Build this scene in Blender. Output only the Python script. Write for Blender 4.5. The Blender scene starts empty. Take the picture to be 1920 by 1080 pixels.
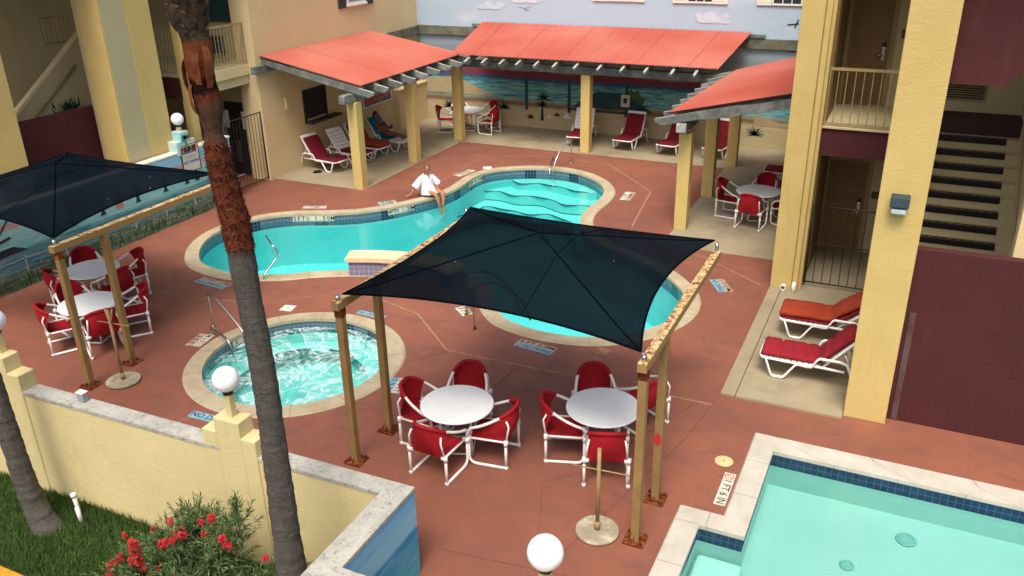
import bpy, bmesh, math, random
from math import radians as RAD, sin, cos, pi, sqrt, atan2
from mathutils import Vector, Matrix

# ------------------------------------------------------------------ camera, world, sun
scene = bpy.context.scene
COL = scene.collection
cam_d = bpy.data.cameras.new("Camera")
cam = bpy.data.objects.new("Camera", cam_d)
COL.objects.link(cam)
cam_d.sensor_width = 36.0
cam_d.lens = 1599.42 / 1920 * 36.0
cam_d.clip_end = 2000
cam_d.clip_start = 0.05
_r = Vector((0.90623935, 0.42239742, -0.01762566))
_u = Vector((-0.15702572, 0.37501668, 0.91362214))
_f = Vector((-0.39252156, 0.82519265, -0.40618213))
cam.matrix_world = Matrix(((_r.x, _u.x, -_f.x, 0), (_r.y, _u.y, -_f.y, 0), (_r.z, _u.z, -_f.z, 7.0), (0, 0, 0, 1)))
scene.camera = cam

SUN_EL, SUN_AZ = 62, 168          # azimuth of the sun measured from +Y clockwise
world = bpy.data.worlds.new("World")
scene.world = world
world.use_nodes = True
wn = world.node_tree.nodes
sky = wn.new("ShaderNodeTexSky")
sky.sky_type = 'NISHITA'
sky.sun_disc = False
sky.sun_elevation = RAD(SUN_EL)
sky.sun_rotation = RAD(SUN_AZ)
sky.air_density = 0.7
sky.dust_density = 7.0
sky.ozone_density = 0.4
bg = wn["Background"]
bg.inputs[1].default_value = 0.13
world.node_tree.links.new(sky.outputs[0], bg.inputs[0])

sd = bpy.data.lights.new("Sun", 'SUN')
sd.energy = 1.4
sd.angle = RAD(20)
sd.color = (1.0, 0.96, 0.89)
sun = bpy.data.objects.new("Sun", sd)
COL.objects.link(sun)
_d = Vector((sin(RAD(SUN_AZ)) * cos(RAD(SUN_EL)), cos(RAD(SUN_AZ)) * cos(RAD(SUN_EL)), sin(RAD(SUN_EL))))
sun.rotation_euler = _d.to_track_quat('Z', 'Y').to_euler()

scene.view_settings.view_transform = 'Standard'
scene.view_settings.look = 'None'
scene.view_settings.gamma = 1.0
scene.view_settings.exposure = 0.70
scene.render.engine = 'CYCLES'
scene.cycles.max_bounces = 8
scene.cycles.transparent_max_bounces = 12
rnd = random.Random(7)

# ------------------------------------------------------------------ materials
def srgb(r, g, b):
    def c(v):
        v /= 255.0
        return v / 12.92 if v <= 0.04045 else ((v + 0.055) / 1.055) ** 2.4
    return (c(r), c(g), c(b), 1.0)

class NT:
    """small wrapper to wire procedural node trees"""
    def __init__(s, name):
        s.m = bpy.data.materials.new(name)
        s.m.use_nodes = True
        s.t = s.m.node_tree
        s.n = s.t.nodes
        s.b = s.n["Principled BSDF"]
        s.out = s.n["Material Output"]
    def link(s, a, b):
        s.t.links.new(a, b)
    def val(s, sock, v):
        if isinstance(v, (int, float)):
            sock.default_value = v
        elif isinstance(v, tuple):
            sock.default_value = v if len(v) == len(sock.default_value) else v[:len(sock.default_value)]
        else:
            s.link(v, sock)
    def coord(s, kind='Object'):
        return s.n.new("ShaderNodeTexCoord").outputs[kind]
    def pos(s):
        return s.n.new("ShaderNodeNewGeometry").outputs['Position']
    def noise(s, vec, scale, detail=4, rough=0.55, dist=0.0, fac=True):
        x = s.n.new("ShaderNodeTexNoise")
        s.link(vec, x.inputs['Vector'])
        x.inputs['Scale'].default_value = scale
        x.inputs['Detail'].default_value = detail
        x.inputs['Roughness'].default_value = rough
        x.inputs['Distortion'].default_value = dist
        return x.outputs['Fac'] if fac else x.outputs['Color']
    def voro(s, vec, scale, feature='F1', out='Distance'):
        x = s.n.new("ShaderNodeTexVoronoi")
        x.feature = feature
        s.link(vec, x.inputs['Vector'])
        x.inputs['Scale'].default_value = scale
        return x.outputs[out]
    def ramp(s, fac, stops, interp='LINEAR'):
        x = s.n.new("ShaderNodeValToRGB")
        x.color_ramp.interpolation = interp
        e = x.color_ramp.elements
        while len(e) > 1:
            e.remove(e[-1])
        e[0].position = stops[0][0]
        e[0].color = stops[0][1]
        for p, c in stops[1:]:
            k = e.new(p)
            k.color = c
        s.val(x.inputs[0], fac)
        return x.outputs[0]
    def rampf(s, fac, a, b, va=0.0, vb=1.0):
        x = s.n.new("ShaderNodeMapRange")
        s.val(x.inputs[0], fac)
        x.inputs[1].default_value = a
        x.inputs[2].default_value = b
        x.inputs[3].default_value = va
        x.inputs[4].default_value = vb
        return x.outputs[0]
    def mix(s, fac, a, b, mode='MIX'):
        x = s.n.new("ShaderNodeMix")
        x.data_type = 'RGBA'
        x.blend_type = mode
        s.val(x.inputs[0], fac)
        s.val(x.inputs[6], a)
        s.val(x.inputs[7], b)
        return x.outputs[2]
    def math(s, op, a, b=0.0, c=None):
        x = s.n.new("ShaderNodeMath")
        x.operation = op
        s.val(x.inputs[0], a)
        s.val(x.inputs[1], b)
        if c is not None:
            s.val(x.inputs[2], c)
        return x.outputs[0]
    def sep(s, vec):
        x = s.n.new("ShaderNodeSeparateXYZ")
        s.link(vec, x.inputs[0])
        return x.outputs
    def comb(s, x_, y_, z_):
        x = s.n.new("ShaderNodeCombineXYZ")
        for i, v in enumerate((x_, y_, z_)):
            s.val(x.inputs[i], v)
        return x.outputs[0]
    def scale(s, vec, sx, sy, sz):
        x = s.n.new("ShaderNodeMapping")
        s.link(vec, x.inputs[0])
        x.inputs['Scale'].default_value = (sx, sy, sz)
        return x.outputs[0]
    def bump(s, h, strength=0.3, dist=0.02):
        x = s.n.new("ShaderNodeBump")
        x.inputs['Strength'].default_value = strength
        x.inputs['Distance'].default_value = dist
        s.link(h, x.inputs['Height'])
        s.link(x.outputs[0], s.b.inputs['Normal'])
        return x.outputs[0]
    def base(s, col, rough=0.6, metal=0.0, spec=None):
        s.val(s.b.inputs['Base Color'], col)
        s.val(s.b.inputs['Roughness'], rough)
        s.b.inputs['Metallic'].default_value = metal
        if spec is not None:
            s.b.inputs['Specular IOR Level'].default_value = spec
        return s.m

def mottled(name, c1, c2, scale=3.0, rough=0.7, bump=0.2, bscale=40, bdist=0.01, metal=0.0, spec=0.3, c3=None, s3=0.6):
    t = NT(name)
    p = t.pos()
    col = t.mix(t.rampf(t.noise(p, scale, 6, 0.6), 0.35, 0.65), c1, c2)
    if c3 is not None:
        col = t.mix(t.rampf(t.noise(p, s3, 5, 0.7), 0.5, 0.68), col, c3)
    t.base(col, rough, metal, spec)
    if bump > 0:
        t.bump(t.noise(p, bscale, 5, 0.65), bump, bdist)
    return t.m

def stucco(name, c1, c2, dirt):
    t = NT(name)
    p = t.pos()
    col = t.mix(t.rampf(t.noise(p, 1.3, 5, 0.65), 0.3, 0.7), c1, c2)
    # faint trowel marks and hairline dirt
    w = t.noise(t.scale(p, 2.0, 2.0, 9.0), 2.6, 6, 0.7, 1.4)
    col = t.mix(t.rampf(w, 0.60, 0.72, 0, 0.30), col, dirt)
    st = t.noise(t.scale(p, 3.0, 3.0, 0.5), 1.7, 5, 0.7)
    col = t.mix(t.rampf(st, 0.55, 0.8, 0, 0.35), col, dirt)
    t.base(col, 0.9, 0, 0.15)
    h = t.math('ADD', t.noise(p, 55, 5, 0.7), t.math('MULTIPLY', t.noise(t.scale(p, 1, 1, 2.6), 7, 5, 0.7, 1.0), 1.6))
    t.bump(h, 0.38, 0.012)
    return t.m

M = {}
M['yellow'] = stucco('yellow_stucco', srgb(194, 170, 106), srgb(202, 180, 118), srgb(156, 134, 80))
M['pale_yellow'] = stucco('pale_yellow_stucco', srgb(202, 188, 136), srgb(210, 196, 146), srgb(166, 152, 104))
M['cream'] = stucco('cream_stucco', srgb(206, 186, 140), srgb(214, 192, 150), srgb(184, 164, 116))
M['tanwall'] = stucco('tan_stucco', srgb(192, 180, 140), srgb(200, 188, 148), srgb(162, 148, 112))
M['greypaint'] = stucco('grey_cream_stucco', srgb(178, 168, 130), srgb(186, 176, 140), srgb(158, 148, 112))
M['maroon'] = stucco('maroon_stucco', srgb(72, 38, 40), srgb(80, 42, 43), srgb(98, 62, 60))
M['tan_floor'] = mottled('tan_concrete', srgb(146, 134, 108), srgb(158, 146, 120), 1.1, 0.75, 0.15, 60, 0.004, 0, 0.25, srgb(126, 114, 92), 0.5)
M['brown_door'] = mottled('brown_painted_door', srgb(126, 98, 64), srgb(134, 106, 70), 3, 0.5, 0.05, 50, 0.002)
M['white_pvc'] = mottled('white_plastic', srgb(226, 224, 218), srgb(236, 234, 229), 6, 0.35, 0.03, 30, 0.002, 0, 0.5)
M['tabletop'] = mottled('weathered_white_tabletop', srgb(226, 231, 233), srgb(231, 235, 236), 5, 0.4, 0.04, 60, 0.002, 0, 0.4, srgb(222, 225, 224), 3)
M['white_glass'] = NT('white_opal_glass').base(srgb(246, 246, 248), 0.12, 0, 0.6)
M['red_fabric'] = mottled('red_sling_fabric', srgb(158, 28, 36), srgb(142, 22, 30), 8, 0.8, 0.2, 220, 0.003, 0, 0.2)
M['maroon_fabric'] = mottled('maroon_cushion_fabric', srgb(118, 26, 40), srgb(104, 20, 32), 7, 0.85, 0.25, 160, 0.003, 0, 0.2)
M['crimson_fabric'] = mottled('crimson_cushion_fabric', srgb(146, 36, 46), srgb(130, 28, 38), 5, 0.85, 0.3, 30, 0.01, 0, 0.2)
M['orange_fabric'] = mottled('rust_orange_cushion_fabric', srgb(156, 62, 38), srgb(142, 52, 32), 5, 0.85, 0.3, 30, 0.01, 0, 0.2)
M['teal_fabric'] = mottled('teal_towel', srgb(30, 134, 146), srgb(24, 112, 128), 8, 0.95, 0.4, 200, 0.004, 0, 0.1)
M['steel'] = NT('brushed_steel').base(srgb(190, 188, 182), 0.25, 1.0)
M['black_iron'] = mottled('black_iron', srgb(34, 31, 30), srgb(48, 42, 38), 9, 0.5, 0.1, 60, 0.003)
M['black'] = NT('black_plastic').base(srgb(22, 22, 24), 0.4)
M['tan_metal'] = mottled('tan_painted_rail', srgb(164, 144, 104), srgb(150, 130, 92), 5, 0.5, 0.05, 60, 0.002)
M['dark_shutter'] = mottled('dark_shutter_paint', srgb(66, 62, 56), srgb(58, 54, 48), 6, 0.6, 0.1, 60, 0.003)
M['white_paint'] = mottled('white_paint', srgb(226, 222, 212), srgb(214, 210, 198), 5, 0.5, 0.05, 60, 0.002)
M['grey_wood'] = mottled('weathered_grey_timber', srgb(116, 120, 116), srgb(88, 92, 90), 6, 0.85, 0.5, 30, 0.01, 0, 0.2, srgb(140, 140, 132), 2.5)
M['white_end'] = mottled('whitewashed_timber', srgb(176, 178, 168), srgb(142, 146, 138), 10, 0.8, 0.3, 60, 0.005)
M['ledge'] = mottled('dark_grey_ledge', srgb(96, 96, 84), srgb(122, 120, 106), 3, 0.9, 0.4, 30, 0.01, 0, 0.15, srgb(76, 80, 62), 2)
M['concrete'] = mottled('grey_concrete', srgb(158, 148, 124), srgb(134, 126, 106), 5, 0.9, 0.4, 50, 0.006, 0, 0.15, srgb(186, 178, 156), 4)
M['pipe_white'] = NT('white_drain_pipe').base(srgb(224, 222, 214), 0.45)
M['skin'] = mottled('skin', srgb(176, 118, 86), srgb(168, 108, 78), 20, 0.5, 0.05, 80, 0.001, 0, 0.4)
M['skin_dark'] = mottled('tanned_skin', srgb(132, 84, 64), srgb(122, 76, 58), 20, 0.5, 0.05, 80, 0.001, 0, 0.4)
M['white_cloth'] = mottled('white_cotton', srgb(232, 228, 238), srgb(222, 218, 232), 10, 0.85, 0.4, 25, 0.01, 0, 0.1)
M['hair'] = mottled('brown_hair', srgb(96, 66, 44), srgb(120, 88, 60), 40, 0.6, 0.4, 120, 0.004)
M['hair_dark'] = mottled('dark_hair', srgb(34, 26, 24), srgb(46, 34, 30), 40, 0.6, 0.4, 120, 0.004)
M['glass_dark'] = NT('dark_window_glass').base(srgb(44, 54, 58), 0.08, 0, 0.6)
M['glass_grey'] = NT('grey_window_glass').base(srgb(110, 122, 128), 0.08, 0, 0.6)
M['glass_teal'] = NT('teal_window_glass').base(srgb(30, 66, 72), 0.08, 0, 0.6)
M['ink'] = NT('black_tile_lettering').base(srgb(26, 30, 34), 0.5)
M['ink_blue'] = NT('blue_lettering').base(srgb(32, 88, 168), 0.5)
M['ink_red'] = NT('red_lettering').base(srgb(190, 40, 44), 0.5)
M['tile_white'] = mottled('white_ceramic_tile', srgb(206, 204, 190), srgb(190, 186, 168), 12, 0.4, 0.05, 60, 0.002)
M['tile_tan'] = mottled('worn_tile', srgb(190, 170, 148), srgb(160, 136, 118), 12, 0.5, 0.05, 60, 0.002)
M['tile_blue'] = mottled('light_blue_ceramic_tile', srgb(134, 182, 198), srgb(118, 164, 184), 12, 0.4, 0.05, 60, 0.002)
M['joint'] = mottled('pale_joint_sealant', srgb(162, 128, 106), srgb(146, 104, 84), 9, 0.9, 0.2, 60, 0.002, 0, 0.2, srgb(138, 86, 70), 5)
M['crack'] = mottled('dark_joint', srgb(104, 66, 55), srgb(126, 80, 66), 9, 0.9, 0, 60)
M['kerb_yellow'] = mottled('yellow_kerb_paint', srgb(190, 138, 40), srgb(172, 122, 36), 9, 0.8, 0.3, 60, 0.004)
M['asphalt'] = mottled('asphalt', srgb(70, 70, 70), srgb(84, 82, 80), 9, 0.9, 0.4, 80, 0.006)
M['soil'] = mottled('dark_lawn_soil', srgb(48, 56, 26), srgb(36, 44, 20), 5, 0.95, 0.4, 30, 0.02)
M['stick'] = mottled('tan_wood_pole', srgb(158, 134, 92), srgb(140, 116, 78), 8, 0.7, 0.2, 60, 0.003)
M['dark_blue_line'] = NT('navy_trim_tile').base(srgb(16, 40, 84), 0.3)
M['mat_dark'] = NT('dark_interior').base(srgb(30, 26, 26), 0.8)

# deck: stained terracotta concrete
def deck_mat():
    t = NT('terracotta_deck_paint')
    p = t.pos()
    a = t.noise(p, 0.35, 6, 0.65)
    b = t.noise(p, 1.8, 7, 0.7, 0.6)
    col = t.mix(t.rampf(a, 0.35, 0.65), srgb(146, 90, 69), srgb(126, 78, 62))
    col = t.mix(t.rampf(b, 0.48, 0.75, 0, 0.6), col, srgb(108, 74, 64))
    c = t.noise(p, 5.5, 8, 0.75, 0.4)
    col = t.mix(t.rampf(c, 0.58, 0.74, 0, 0.35), col, srgb(160, 110, 90))
    # pale chips
    d = t.noise(p, 21, 3, 0.5)
    e = t.noise(p, 1.1, 3, 0.5)
    chips = t.math('MULTIPLY', t.rampf(d, 0.735, 0.75), t.rampf(e, 0.50, 0.6))
    col = t.mix(chips, col, srgb(208, 176, 156))
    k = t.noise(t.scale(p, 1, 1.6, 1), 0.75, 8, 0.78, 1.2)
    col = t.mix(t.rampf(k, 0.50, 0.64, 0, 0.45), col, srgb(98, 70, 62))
    s1 = t.noise(p, 90, 2, 0.6)
    col = t.mix(t.rampf(s1, 0.35, 0.65, 0, 0.25), col, srgb(112, 74, 62))
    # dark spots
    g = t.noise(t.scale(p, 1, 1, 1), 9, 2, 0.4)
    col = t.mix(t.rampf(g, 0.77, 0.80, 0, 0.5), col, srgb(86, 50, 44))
    t.base(col, t.rampf(b, 0.3, 0.7, 0.5, 0.72), 0, 0.35)
    t.bump(t.noise(p, 45, 6, 0.7), 0.18, 0.005)
    return t.m
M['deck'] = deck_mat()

def coping_mat(name, c1, c2, joint):
    t = NT(name)
    p = t.pos()
    col = t.mix(t.rampf(t.noise(p, 2.2, 6, 0.65), 0.35, 0.65), c1, c2)
    col = t.mix(t.rampf(t.noise(p, 9, 5, 0.7), 0.55, 0.8, 0, 0.4), col, srgb(168, 152, 124))
    # joints from uv.x (arc length / piece length)
    u = t.sep(t.coord('UV'))[0]
    fr = t.math('FRACT', u)
    j = t.math('LESS_THAN', fr, 0.014)
    col = t.mix(t.math('MULTIPLY', j, 0.75), col, joint)
    t.base(col, 0.8, 0, 0.25)
    t.bump(t.noise(p, 60, 5, 0.7), 0.3, 0.006)
    return t.m
M['coping'] = coping_mat('sandstone_coping', srgb(182, 170, 142), srgb(162, 148, 120), srgb(110, 98, 80))
M['coping_white'] = coping_mat('pale_stone_coping', srgb(190, 186, 174), srgb(172, 168, 154), srgb(116, 112, 100))

def whitewash():
    t = NT('peeling_whitewashed_cap')
    p = t.pos()
    col = t.mix(t.rampf(t.noise(p, 3, 6, 0.7), 0.35, 0.65), srgb(182, 180, 168), srgb(156, 156, 148))
    col = t.mix(t.rampf(t.noise(p, 11, 7, 0.8, 0.8), 0.52, 0.66), col, srgb(112, 114, 106))
    col = t.mix(t.rampf(t.noise(p, 30, 5, 0.7), 0.64, 0.70), col, srgb(70, 72, 70))
    t.base(col, 0.9, 0, 0.15)
    t.bump(t.noise(p, 35, 6, 0.75), 0.6, 0.012)
    return t.m
M['cap'] = whitewash()

def tile_band(name, c1, c2, line, cell=0.1, fancy=True):
    """ceramic band: uv.x and uv.y in metres"""
    t = NT(name)
    uv = t.coord('UV')
    s = t.sep(uv)
    fx = t.math('FRACT', t.math('DIVIDE', s[0], cell))
    fy = t.math('FRACT', t.math('DIVIDE', s[1], cell))
    ax = t.math('ABSOLUTE', t.math('SUBTRACT', fx, 0.5))
    ay = t.math('ABSOLUTE', t.math('SUBTRACT', fy, 0.5))
    edge = t.math('GREATER_THAN', t.math('MAXIMUM', ax, ay), 0.45)
    var = t.noise(t.pos(), 9, 2, 0.5)
    col = t.mix(t.rampf(var, 0.4, 0.6), c1, c2)
    if fancy:
        dsum = t.math('ADD', ax, ay)
        dia = t.math('LESS_THAN', t.math('ABSOLUTE', t.math('SUBTRACT', dsum, 0.5)), 0.055)
        x1 = t.math('LESS_THAN', t.math('ABSOLUTE', t.math('SUBTRACT', ax, ay)), 0.05)
        big = t.rampf(t.noise(t.comb(t.math('FLOOR', t.math('DIVIDE', s[0], cell * 4)), 0.0, 0.0), 0.9, 0, 0), 0.42, 0.43)
        pat = t.math('MULTIPLY', t.math('MAXIMUM', dia, x1), big)
        col = t.mix(t.math('MULTIPLY', pat, 0.8), col, line)
    col = t.mix(t.math('MULTIPLY', edge, 0.45), col, line)
    t.base(col, 0.18, 0, 0.5)
    return t.m
M['tiles'] = tile_band('navy_patterned_tiles', srgb(12, 24, 56), srgb(18, 40, 74), srgb(140, 164, 176), 0.085)
M['tiles_plain'] = tile_band('navy_square_tiles', srgb(12, 34, 70), srgb(18, 48, 84), srgb(80, 112, 140), 0.09, False)
M['tiles_blue'] = tile_band('cobalt_patterned_tiles', srgb(22, 24, 112), srgb(36, 44, 136), srgb(206, 206, 196), 0.105)

def plaster(name, c1, c2):
    t = NT(name)
    p = t.pos()
    t.base(t.mix(t.rampf(t.noise(p, 0.9, 4, 0.6), 0.3, 0.7), c1, c2), 0.8, 0, 0.1)
    return t.m
M['plaster'] = plaster('aqua_pool_plaster', srgb(98, 198, 198), srgb(112, 206, 206))
M['plaster_pale'] = plaster('pale_pool_plaster', srgb(168, 228, 220), srgb(180, 236, 228))
M['step_plaster'] = plaster('white_step_plaster', srgb(122, 208, 204), srgb(134, 214, 210))
M['plaster_spa'] = plaster('spa_plaster', srgb(170, 230, 226), srgb(180, 234, 230))
M['plaster_wade'] = plaster('wading_pool_plaster', srgb(140, 186, 180), srgb(150, 194, 188))

def water(name, tint, bumps=0.12, scale=3.0, foam=False):
    t = NT(name)
    p = t.pos()
    n = t.n
    tr = n.new("ShaderNodeBsdfTransparent")
    tr.inputs[0].default_value = tint
    gl = n.new("ShaderNodeBsdfGlossy")
    gl.inputs['Roughness'].default_value = 0.03
    fr = n.new("ShaderNodeFresnel")
    fr.inputs[0].default_value = 1.33
    bp = n.new("ShaderNodeBump")
    bp.inputs['Strength'].default_value = bumps
    bp.inputs['Distance'].default_value = 0.05
    h = t.noise(p, scale, 4, 0.5, 0.8)
    t.link(h, bp.inputs['Height'])
    t.link(bp.outputs[0], gl.inputs['Normal'])
    t.link(bp.outputs[0], fr.inputs['Normal'])
    mx = n.new("ShaderNodeMixShader")
    t.link(fr.outputs[0], mx.inputs[0])
    t.link(tr.outputs[0], mx.inputs[1])
    t.link(gl.outputs[0], mx.inputs[2])
    res = mx.outputs[0]
    if foam:
        a = t.noise(p, 0.75, 4, 0.55, 2.8)
        b = t.noise(p, 1.7, 5, 0.62, 2.2)
        ra = t.math('ABSOLUTE', t.math('SUBTRACT', a, 0.5))
        ridge = t.rampf(ra, 0.0, 0.075, 0.8, 0.0)
        soft = t.rampf(a, 0.50, 0.66, 0, 0.55)
        rb = t.math('ABSOLUTE', t.math('SUBTRACT', b, 0.5))
        fine = t.rampf(rb, 0.0, 0.07, 1.0, 0.0)
        f = t.math('MULTIPLY', t.math('MAXIMUM', ridge, soft), t.rampf(fine, 0.0, 1.0, 0.25, 1.0))
        f = t.math('ADD', f, t.math('MULTIPLY', fine, 0.16))
        f = t.math('MINIMUM', f, 0.92)
        df = n.new("ShaderNodeBsdfDiffuse")
        df.inputs[0].default_value = srgb(206, 232, 230)
        m2 = n.new("ShaderNodeMixShader")
        t.link(f, m2.inputs[0])
        t.link(res, m2.inputs[1])
        t.link(df.outputs[0], m2.inputs[2])
        res = m2.outputs[0]
    t.link(res, t.out.inputs['Surface'])
    return t.m
M['water'] = water('pool_water', (0.70, 0.97, 0.97, 1), 0.14, 2.6)
M['water_spa'] = water('bubbling_spa_water', (0.60, 0.92, 0.91, 1), 0.03, 3, True)
M['water_wade'] = water('still_wading_water', (0.84, 0.97, 0.95, 1), 0.06, 2.2)

def roof_mat():
    t = NT('faded_red_corrugated_metal')
    p = t.pos()
    a = t.noise(p, 0.28, 3, 0.5)
    col = t.mix(t.rampf(a, 0.38, 0.62), srgb(166, 78, 60), srgb(178, 104, 88))
    b = t.noise(p, 2.5, 6, 0.7)
    col = t.mix(t.rampf(b, 0.55, 0.75, 0, 0.25), col, srgb(162, 62, 46))
    # sheet overlaps in uv.x (metres across sheets)
    u = t.sep(t.coord('UV'))
    fr = t.math('FRACT', t.math('DIVIDE', u[0], 0.81))
    col = t.mix(t.math('MULTIPLY', t.math('LESS_THAN', fr, 0.022), 0.65), col, srgb(112, 50, 44))
    col = t.mix(t.math('MULTIPLY', t.math('LESS_THAN', t.math('ABSOLUTE', t.math('SUBTRACT', u[1], 0.55)), 0.012), 0.45), col, srgb(120, 54, 46))
    t.base(col, 0.5, 0, 0.4)
    return t.m
M['roof'] = roof_mat()

def rust_post():
    t = NT('tan_paint_with_rust')
    p = t.pos()
    o = t.sep(p)
    col = t.mix(t.rampf(t.noise(p, 4, 5, 0.6), 0.35, 0.65), srgb(134, 106, 64), srgb(150, 122, 76))
    n1 = t.noise(p, 7, 7, 0.75, 0.6)
    hi = t.rampf(o[2], 2.0, 2.5, 0.0, 0.12)
    lo = t.rampf(o[2], 0.25, 0.0, 0.0, 0.16)
    m = t.math('ADD', n1, t.math('ADD', hi, lo))
    m = t.rampf(m, 0.66, 0.70)
    rust = t.mix(t.noise(p, 30, 5, 0.6), srgb(120, 58, 28), srgb(62, 34, 26))
    col = t.mix(m, col, rust)
    t.base(col, 0.65, 0, 0.3)
    t.bump(m, 0.4, 0.004)
    return t.m
M['post'] = rust_post()
def rust_beam():
    t = NT('peeling_rusty_beam')
    p = t.pos()
    geo = t.n.new("ShaderNodeNewGeometry").outputs['Normal']
    up = t.rampf(t.sep(geo)[2], 0.4, 0.8)
    n1 = t.noise(p, 13, 8, 0.75, 0.2)
    side = srgb(152, 124, 76)
    chips = t.ramp(n1, [(0.0, srgb(82, 44, 30)), (0.40, srgb(120, 68, 42)), (0.46, srgb(176, 146, 98)), (0.52, srgb(196, 176, 136)), (1, srgb(208, 192, 156))], 'CONSTANT')
    col = t.mix(up, side, chips)
    t.base(col, 0.75, 0, 0.25)
    t.bump(n1, 0.6, 0.008)
    return t.m
M['beam'] = rust_beam()
M['rust'] = mottled('flaking_rust', srgb(112, 56, 30), srgb(70, 38, 26), 14, 0.9, 0.8, 60, 0.01, 0, 0.1, srgb(160, 96, 52), 8)

def mesh_fabric():
    t = NT('navy_shade_mesh')
    p = t.pos()
    n = t.n
    col = t.mix(t.rampf(t.noise(p, 1.2, 5, 0.6), 0.35, 0.65), srgb(10, 17, 23), srgb(16, 24, 31))
    sp = t.noise(p, 17, 2, 0.4)
    col = t.mix(t.rampf(sp, 0.80, 0.81), col, srgb(196, 200, 200))
    t.base(col, 1.0, 0, 0.0)
    t.bump(t.noise(p, 260, 2, 0.5), 0.1, 0.002)
    tr = n.new("ShaderNodeBsdfTransparent")
    tr.inputs[0].default_value = (1, 1, 1, 1)
    mx = n.new("ShaderNodeMixShader")
    mx.inputs[0].default_value = 0.016
    t.link(t.b.outputs[0], mx.inputs[1])
    t.link(tr.outputs[0], mx.inputs[2])
    t.link(mx.outputs[0], t.out.inputs['Surface'])
    return t.m
M['shade'] = mesh_fabric()
M['seam'] = NT('navy_webbing').base(srgb(9, 14, 22), 1.0, 0, 0.0)

def trunk_mat(name, shaggy):
    t = NT(name)
    p = t.pos()
    z = t.sep(p)[2]
    ring = t.noise(t.scale(p, 2.5, 2.5, 7), 2.6, 7, 0.75, 0.9)
    fib = t.noise(t.scale(p, 30, 30, 3), 1.5, 5, 0.7)
    col = t.mix(t.rampf(ring, 0.35, 0.65), srgb(78, 76, 70), srgb(100, 97, 89))
    col = t.mix(t.rampf(fib, 0.5, 0.75, 0, 0.5), col, srgb(62, 56, 50))
    col = t.mix(t.rampf(t.voro(p, 7), 0.02, 0.09, 0.55, 0.0), col, srgb(44, 38, 34))
    if shaggy:
        zz = t.math('ADD', z, t.math('MULTIPLY', t.math('SUBTRACT', t.noise(p, 5, 4, 0.7), 0.5), 0.16))
        red = t.mix(t.noise(t.scale(p, 2, 2, 1), 7, 7, 0.75, 0.8), srgb(62, 28, 20), srgb(140, 78, 52))
        red = t.mix(t.rampf(t.noise(p, 13, 6, 0.75), 0.52, 0.64), red, srgb(64, 30, 24))
        brn = t.mix(fib, srgb(104, 78, 58), srgb(74, 56, 44))
        org = t.mix(t.noise(t.scale(p, 6, 6, 1), 3, 4, 0.6, 0.6), srgb(104, 50, 26), srgb(160, 92, 52))
        top = t.mix(t.rampf(t.noise(p, 14, 4, 0.7), 0.45, 0.6), srgb(92, 78, 62), srgb(52, 44, 38))
        for a, c in ((4.31, red), (5.27, brn), (5.60, red), (5.68, srgb(38, 22, 18)), (5.80, org), (6.09, top)):
            col = t.mix(t.rampf(zz, a - 0.02, a + 0.02), col, c)
    t.base(col, 0.95, 0, 0.1)
    h = t.math('ADD', ring, t.math('MULTIPLY', fib, 0.6))
    t.bump(h, 0.9, 0.03)
    return t.m
M['bark'] = trunk_mat('grey_palm_bark', False)
M['bark_red'] = trunk_mat('shedding_palm_bark', True)
M['boot'] = mottled('cut_leaf_base', srgb(190, 148, 104), srgb(104, 76, 56), 18, 0.85, 0.3, 60, 0.005)
M['fibre'] = mottled('red_brown_bark_fibre', srgb(112, 60, 42), srgb(66, 36, 26), 14, 0.9, 0, 60)
M['fibre_grey'] = mottled('grey_bark_fibre', srgb(96, 88, 76), srgb(62, 54, 46), 14, 0.9, 0, 60)

def leaf_mat(name, c1, c2, sc=3.0):
    t = NT(name)
    p = t.pos()
    r = t.n.new("ShaderNodeNewGeometry").outputs['Random Per Island']
    col = t.mix(r, c1, c2)
    col = t.mix(t.rampf(t.noise(p, sc, 4, 0.6), 0.35, 0.7, 0, 0.5), col, c1)
    t.base(col, 0.6, 0, 0.3)
    return t.m
M['grass'] = leaf_mat('grass_blades', srgb(34, 64, 26), srgb(88, 116, 50), 1.2)
M['leaf'] = leaf_mat('oleander_leaves', srgb(38, 64, 32), srgb(112, 136, 78), 4)
M['leaf_palm'] = leaf_mat('palm_fronds', srgb(60, 92, 40), srgb(110, 136, 64), 2)
M['petal'] = leaf_mat('red_petals', srgb(150, 14, 24), srgb(192, 36, 46), 4)

def paint(name, c1, c2=None, sc=5, rough=0.85):
    return mottled(name, c1, c2 or c1, sc, rough, 0.15, 50, 0.006, 0, 0.15)
PA = {k: paint('mural_' + k, srgb(*a), srgb(*b)) for k, a, b in (
    ('white', (214, 214, 218), (190, 200, 212)), ('green', (38, 78, 64), (28, 60, 50)), ('agave', (58, 84, 70), (40, 62, 52)),
    ('tent', (52, 86, 86), (42, 70, 72)), ('brown', (112, 78, 62), (92, 66, 54)), ('dark', (54, 58, 62), (40, 44, 50)),
    ('fish', (190, 92, 74), (170, 76, 62)), ('yellow', (176, 164, 70), (150, 140, 60)), ('lime', (84, 110, 62), (62, 92, 56)),
    ('palm', (66, 128, 104), (50, 108, 88)), ('rail', (168, 176, 182), (140, 150, 158)), ('rose', (196, 128, 124), (178, 112, 112)))}

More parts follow.
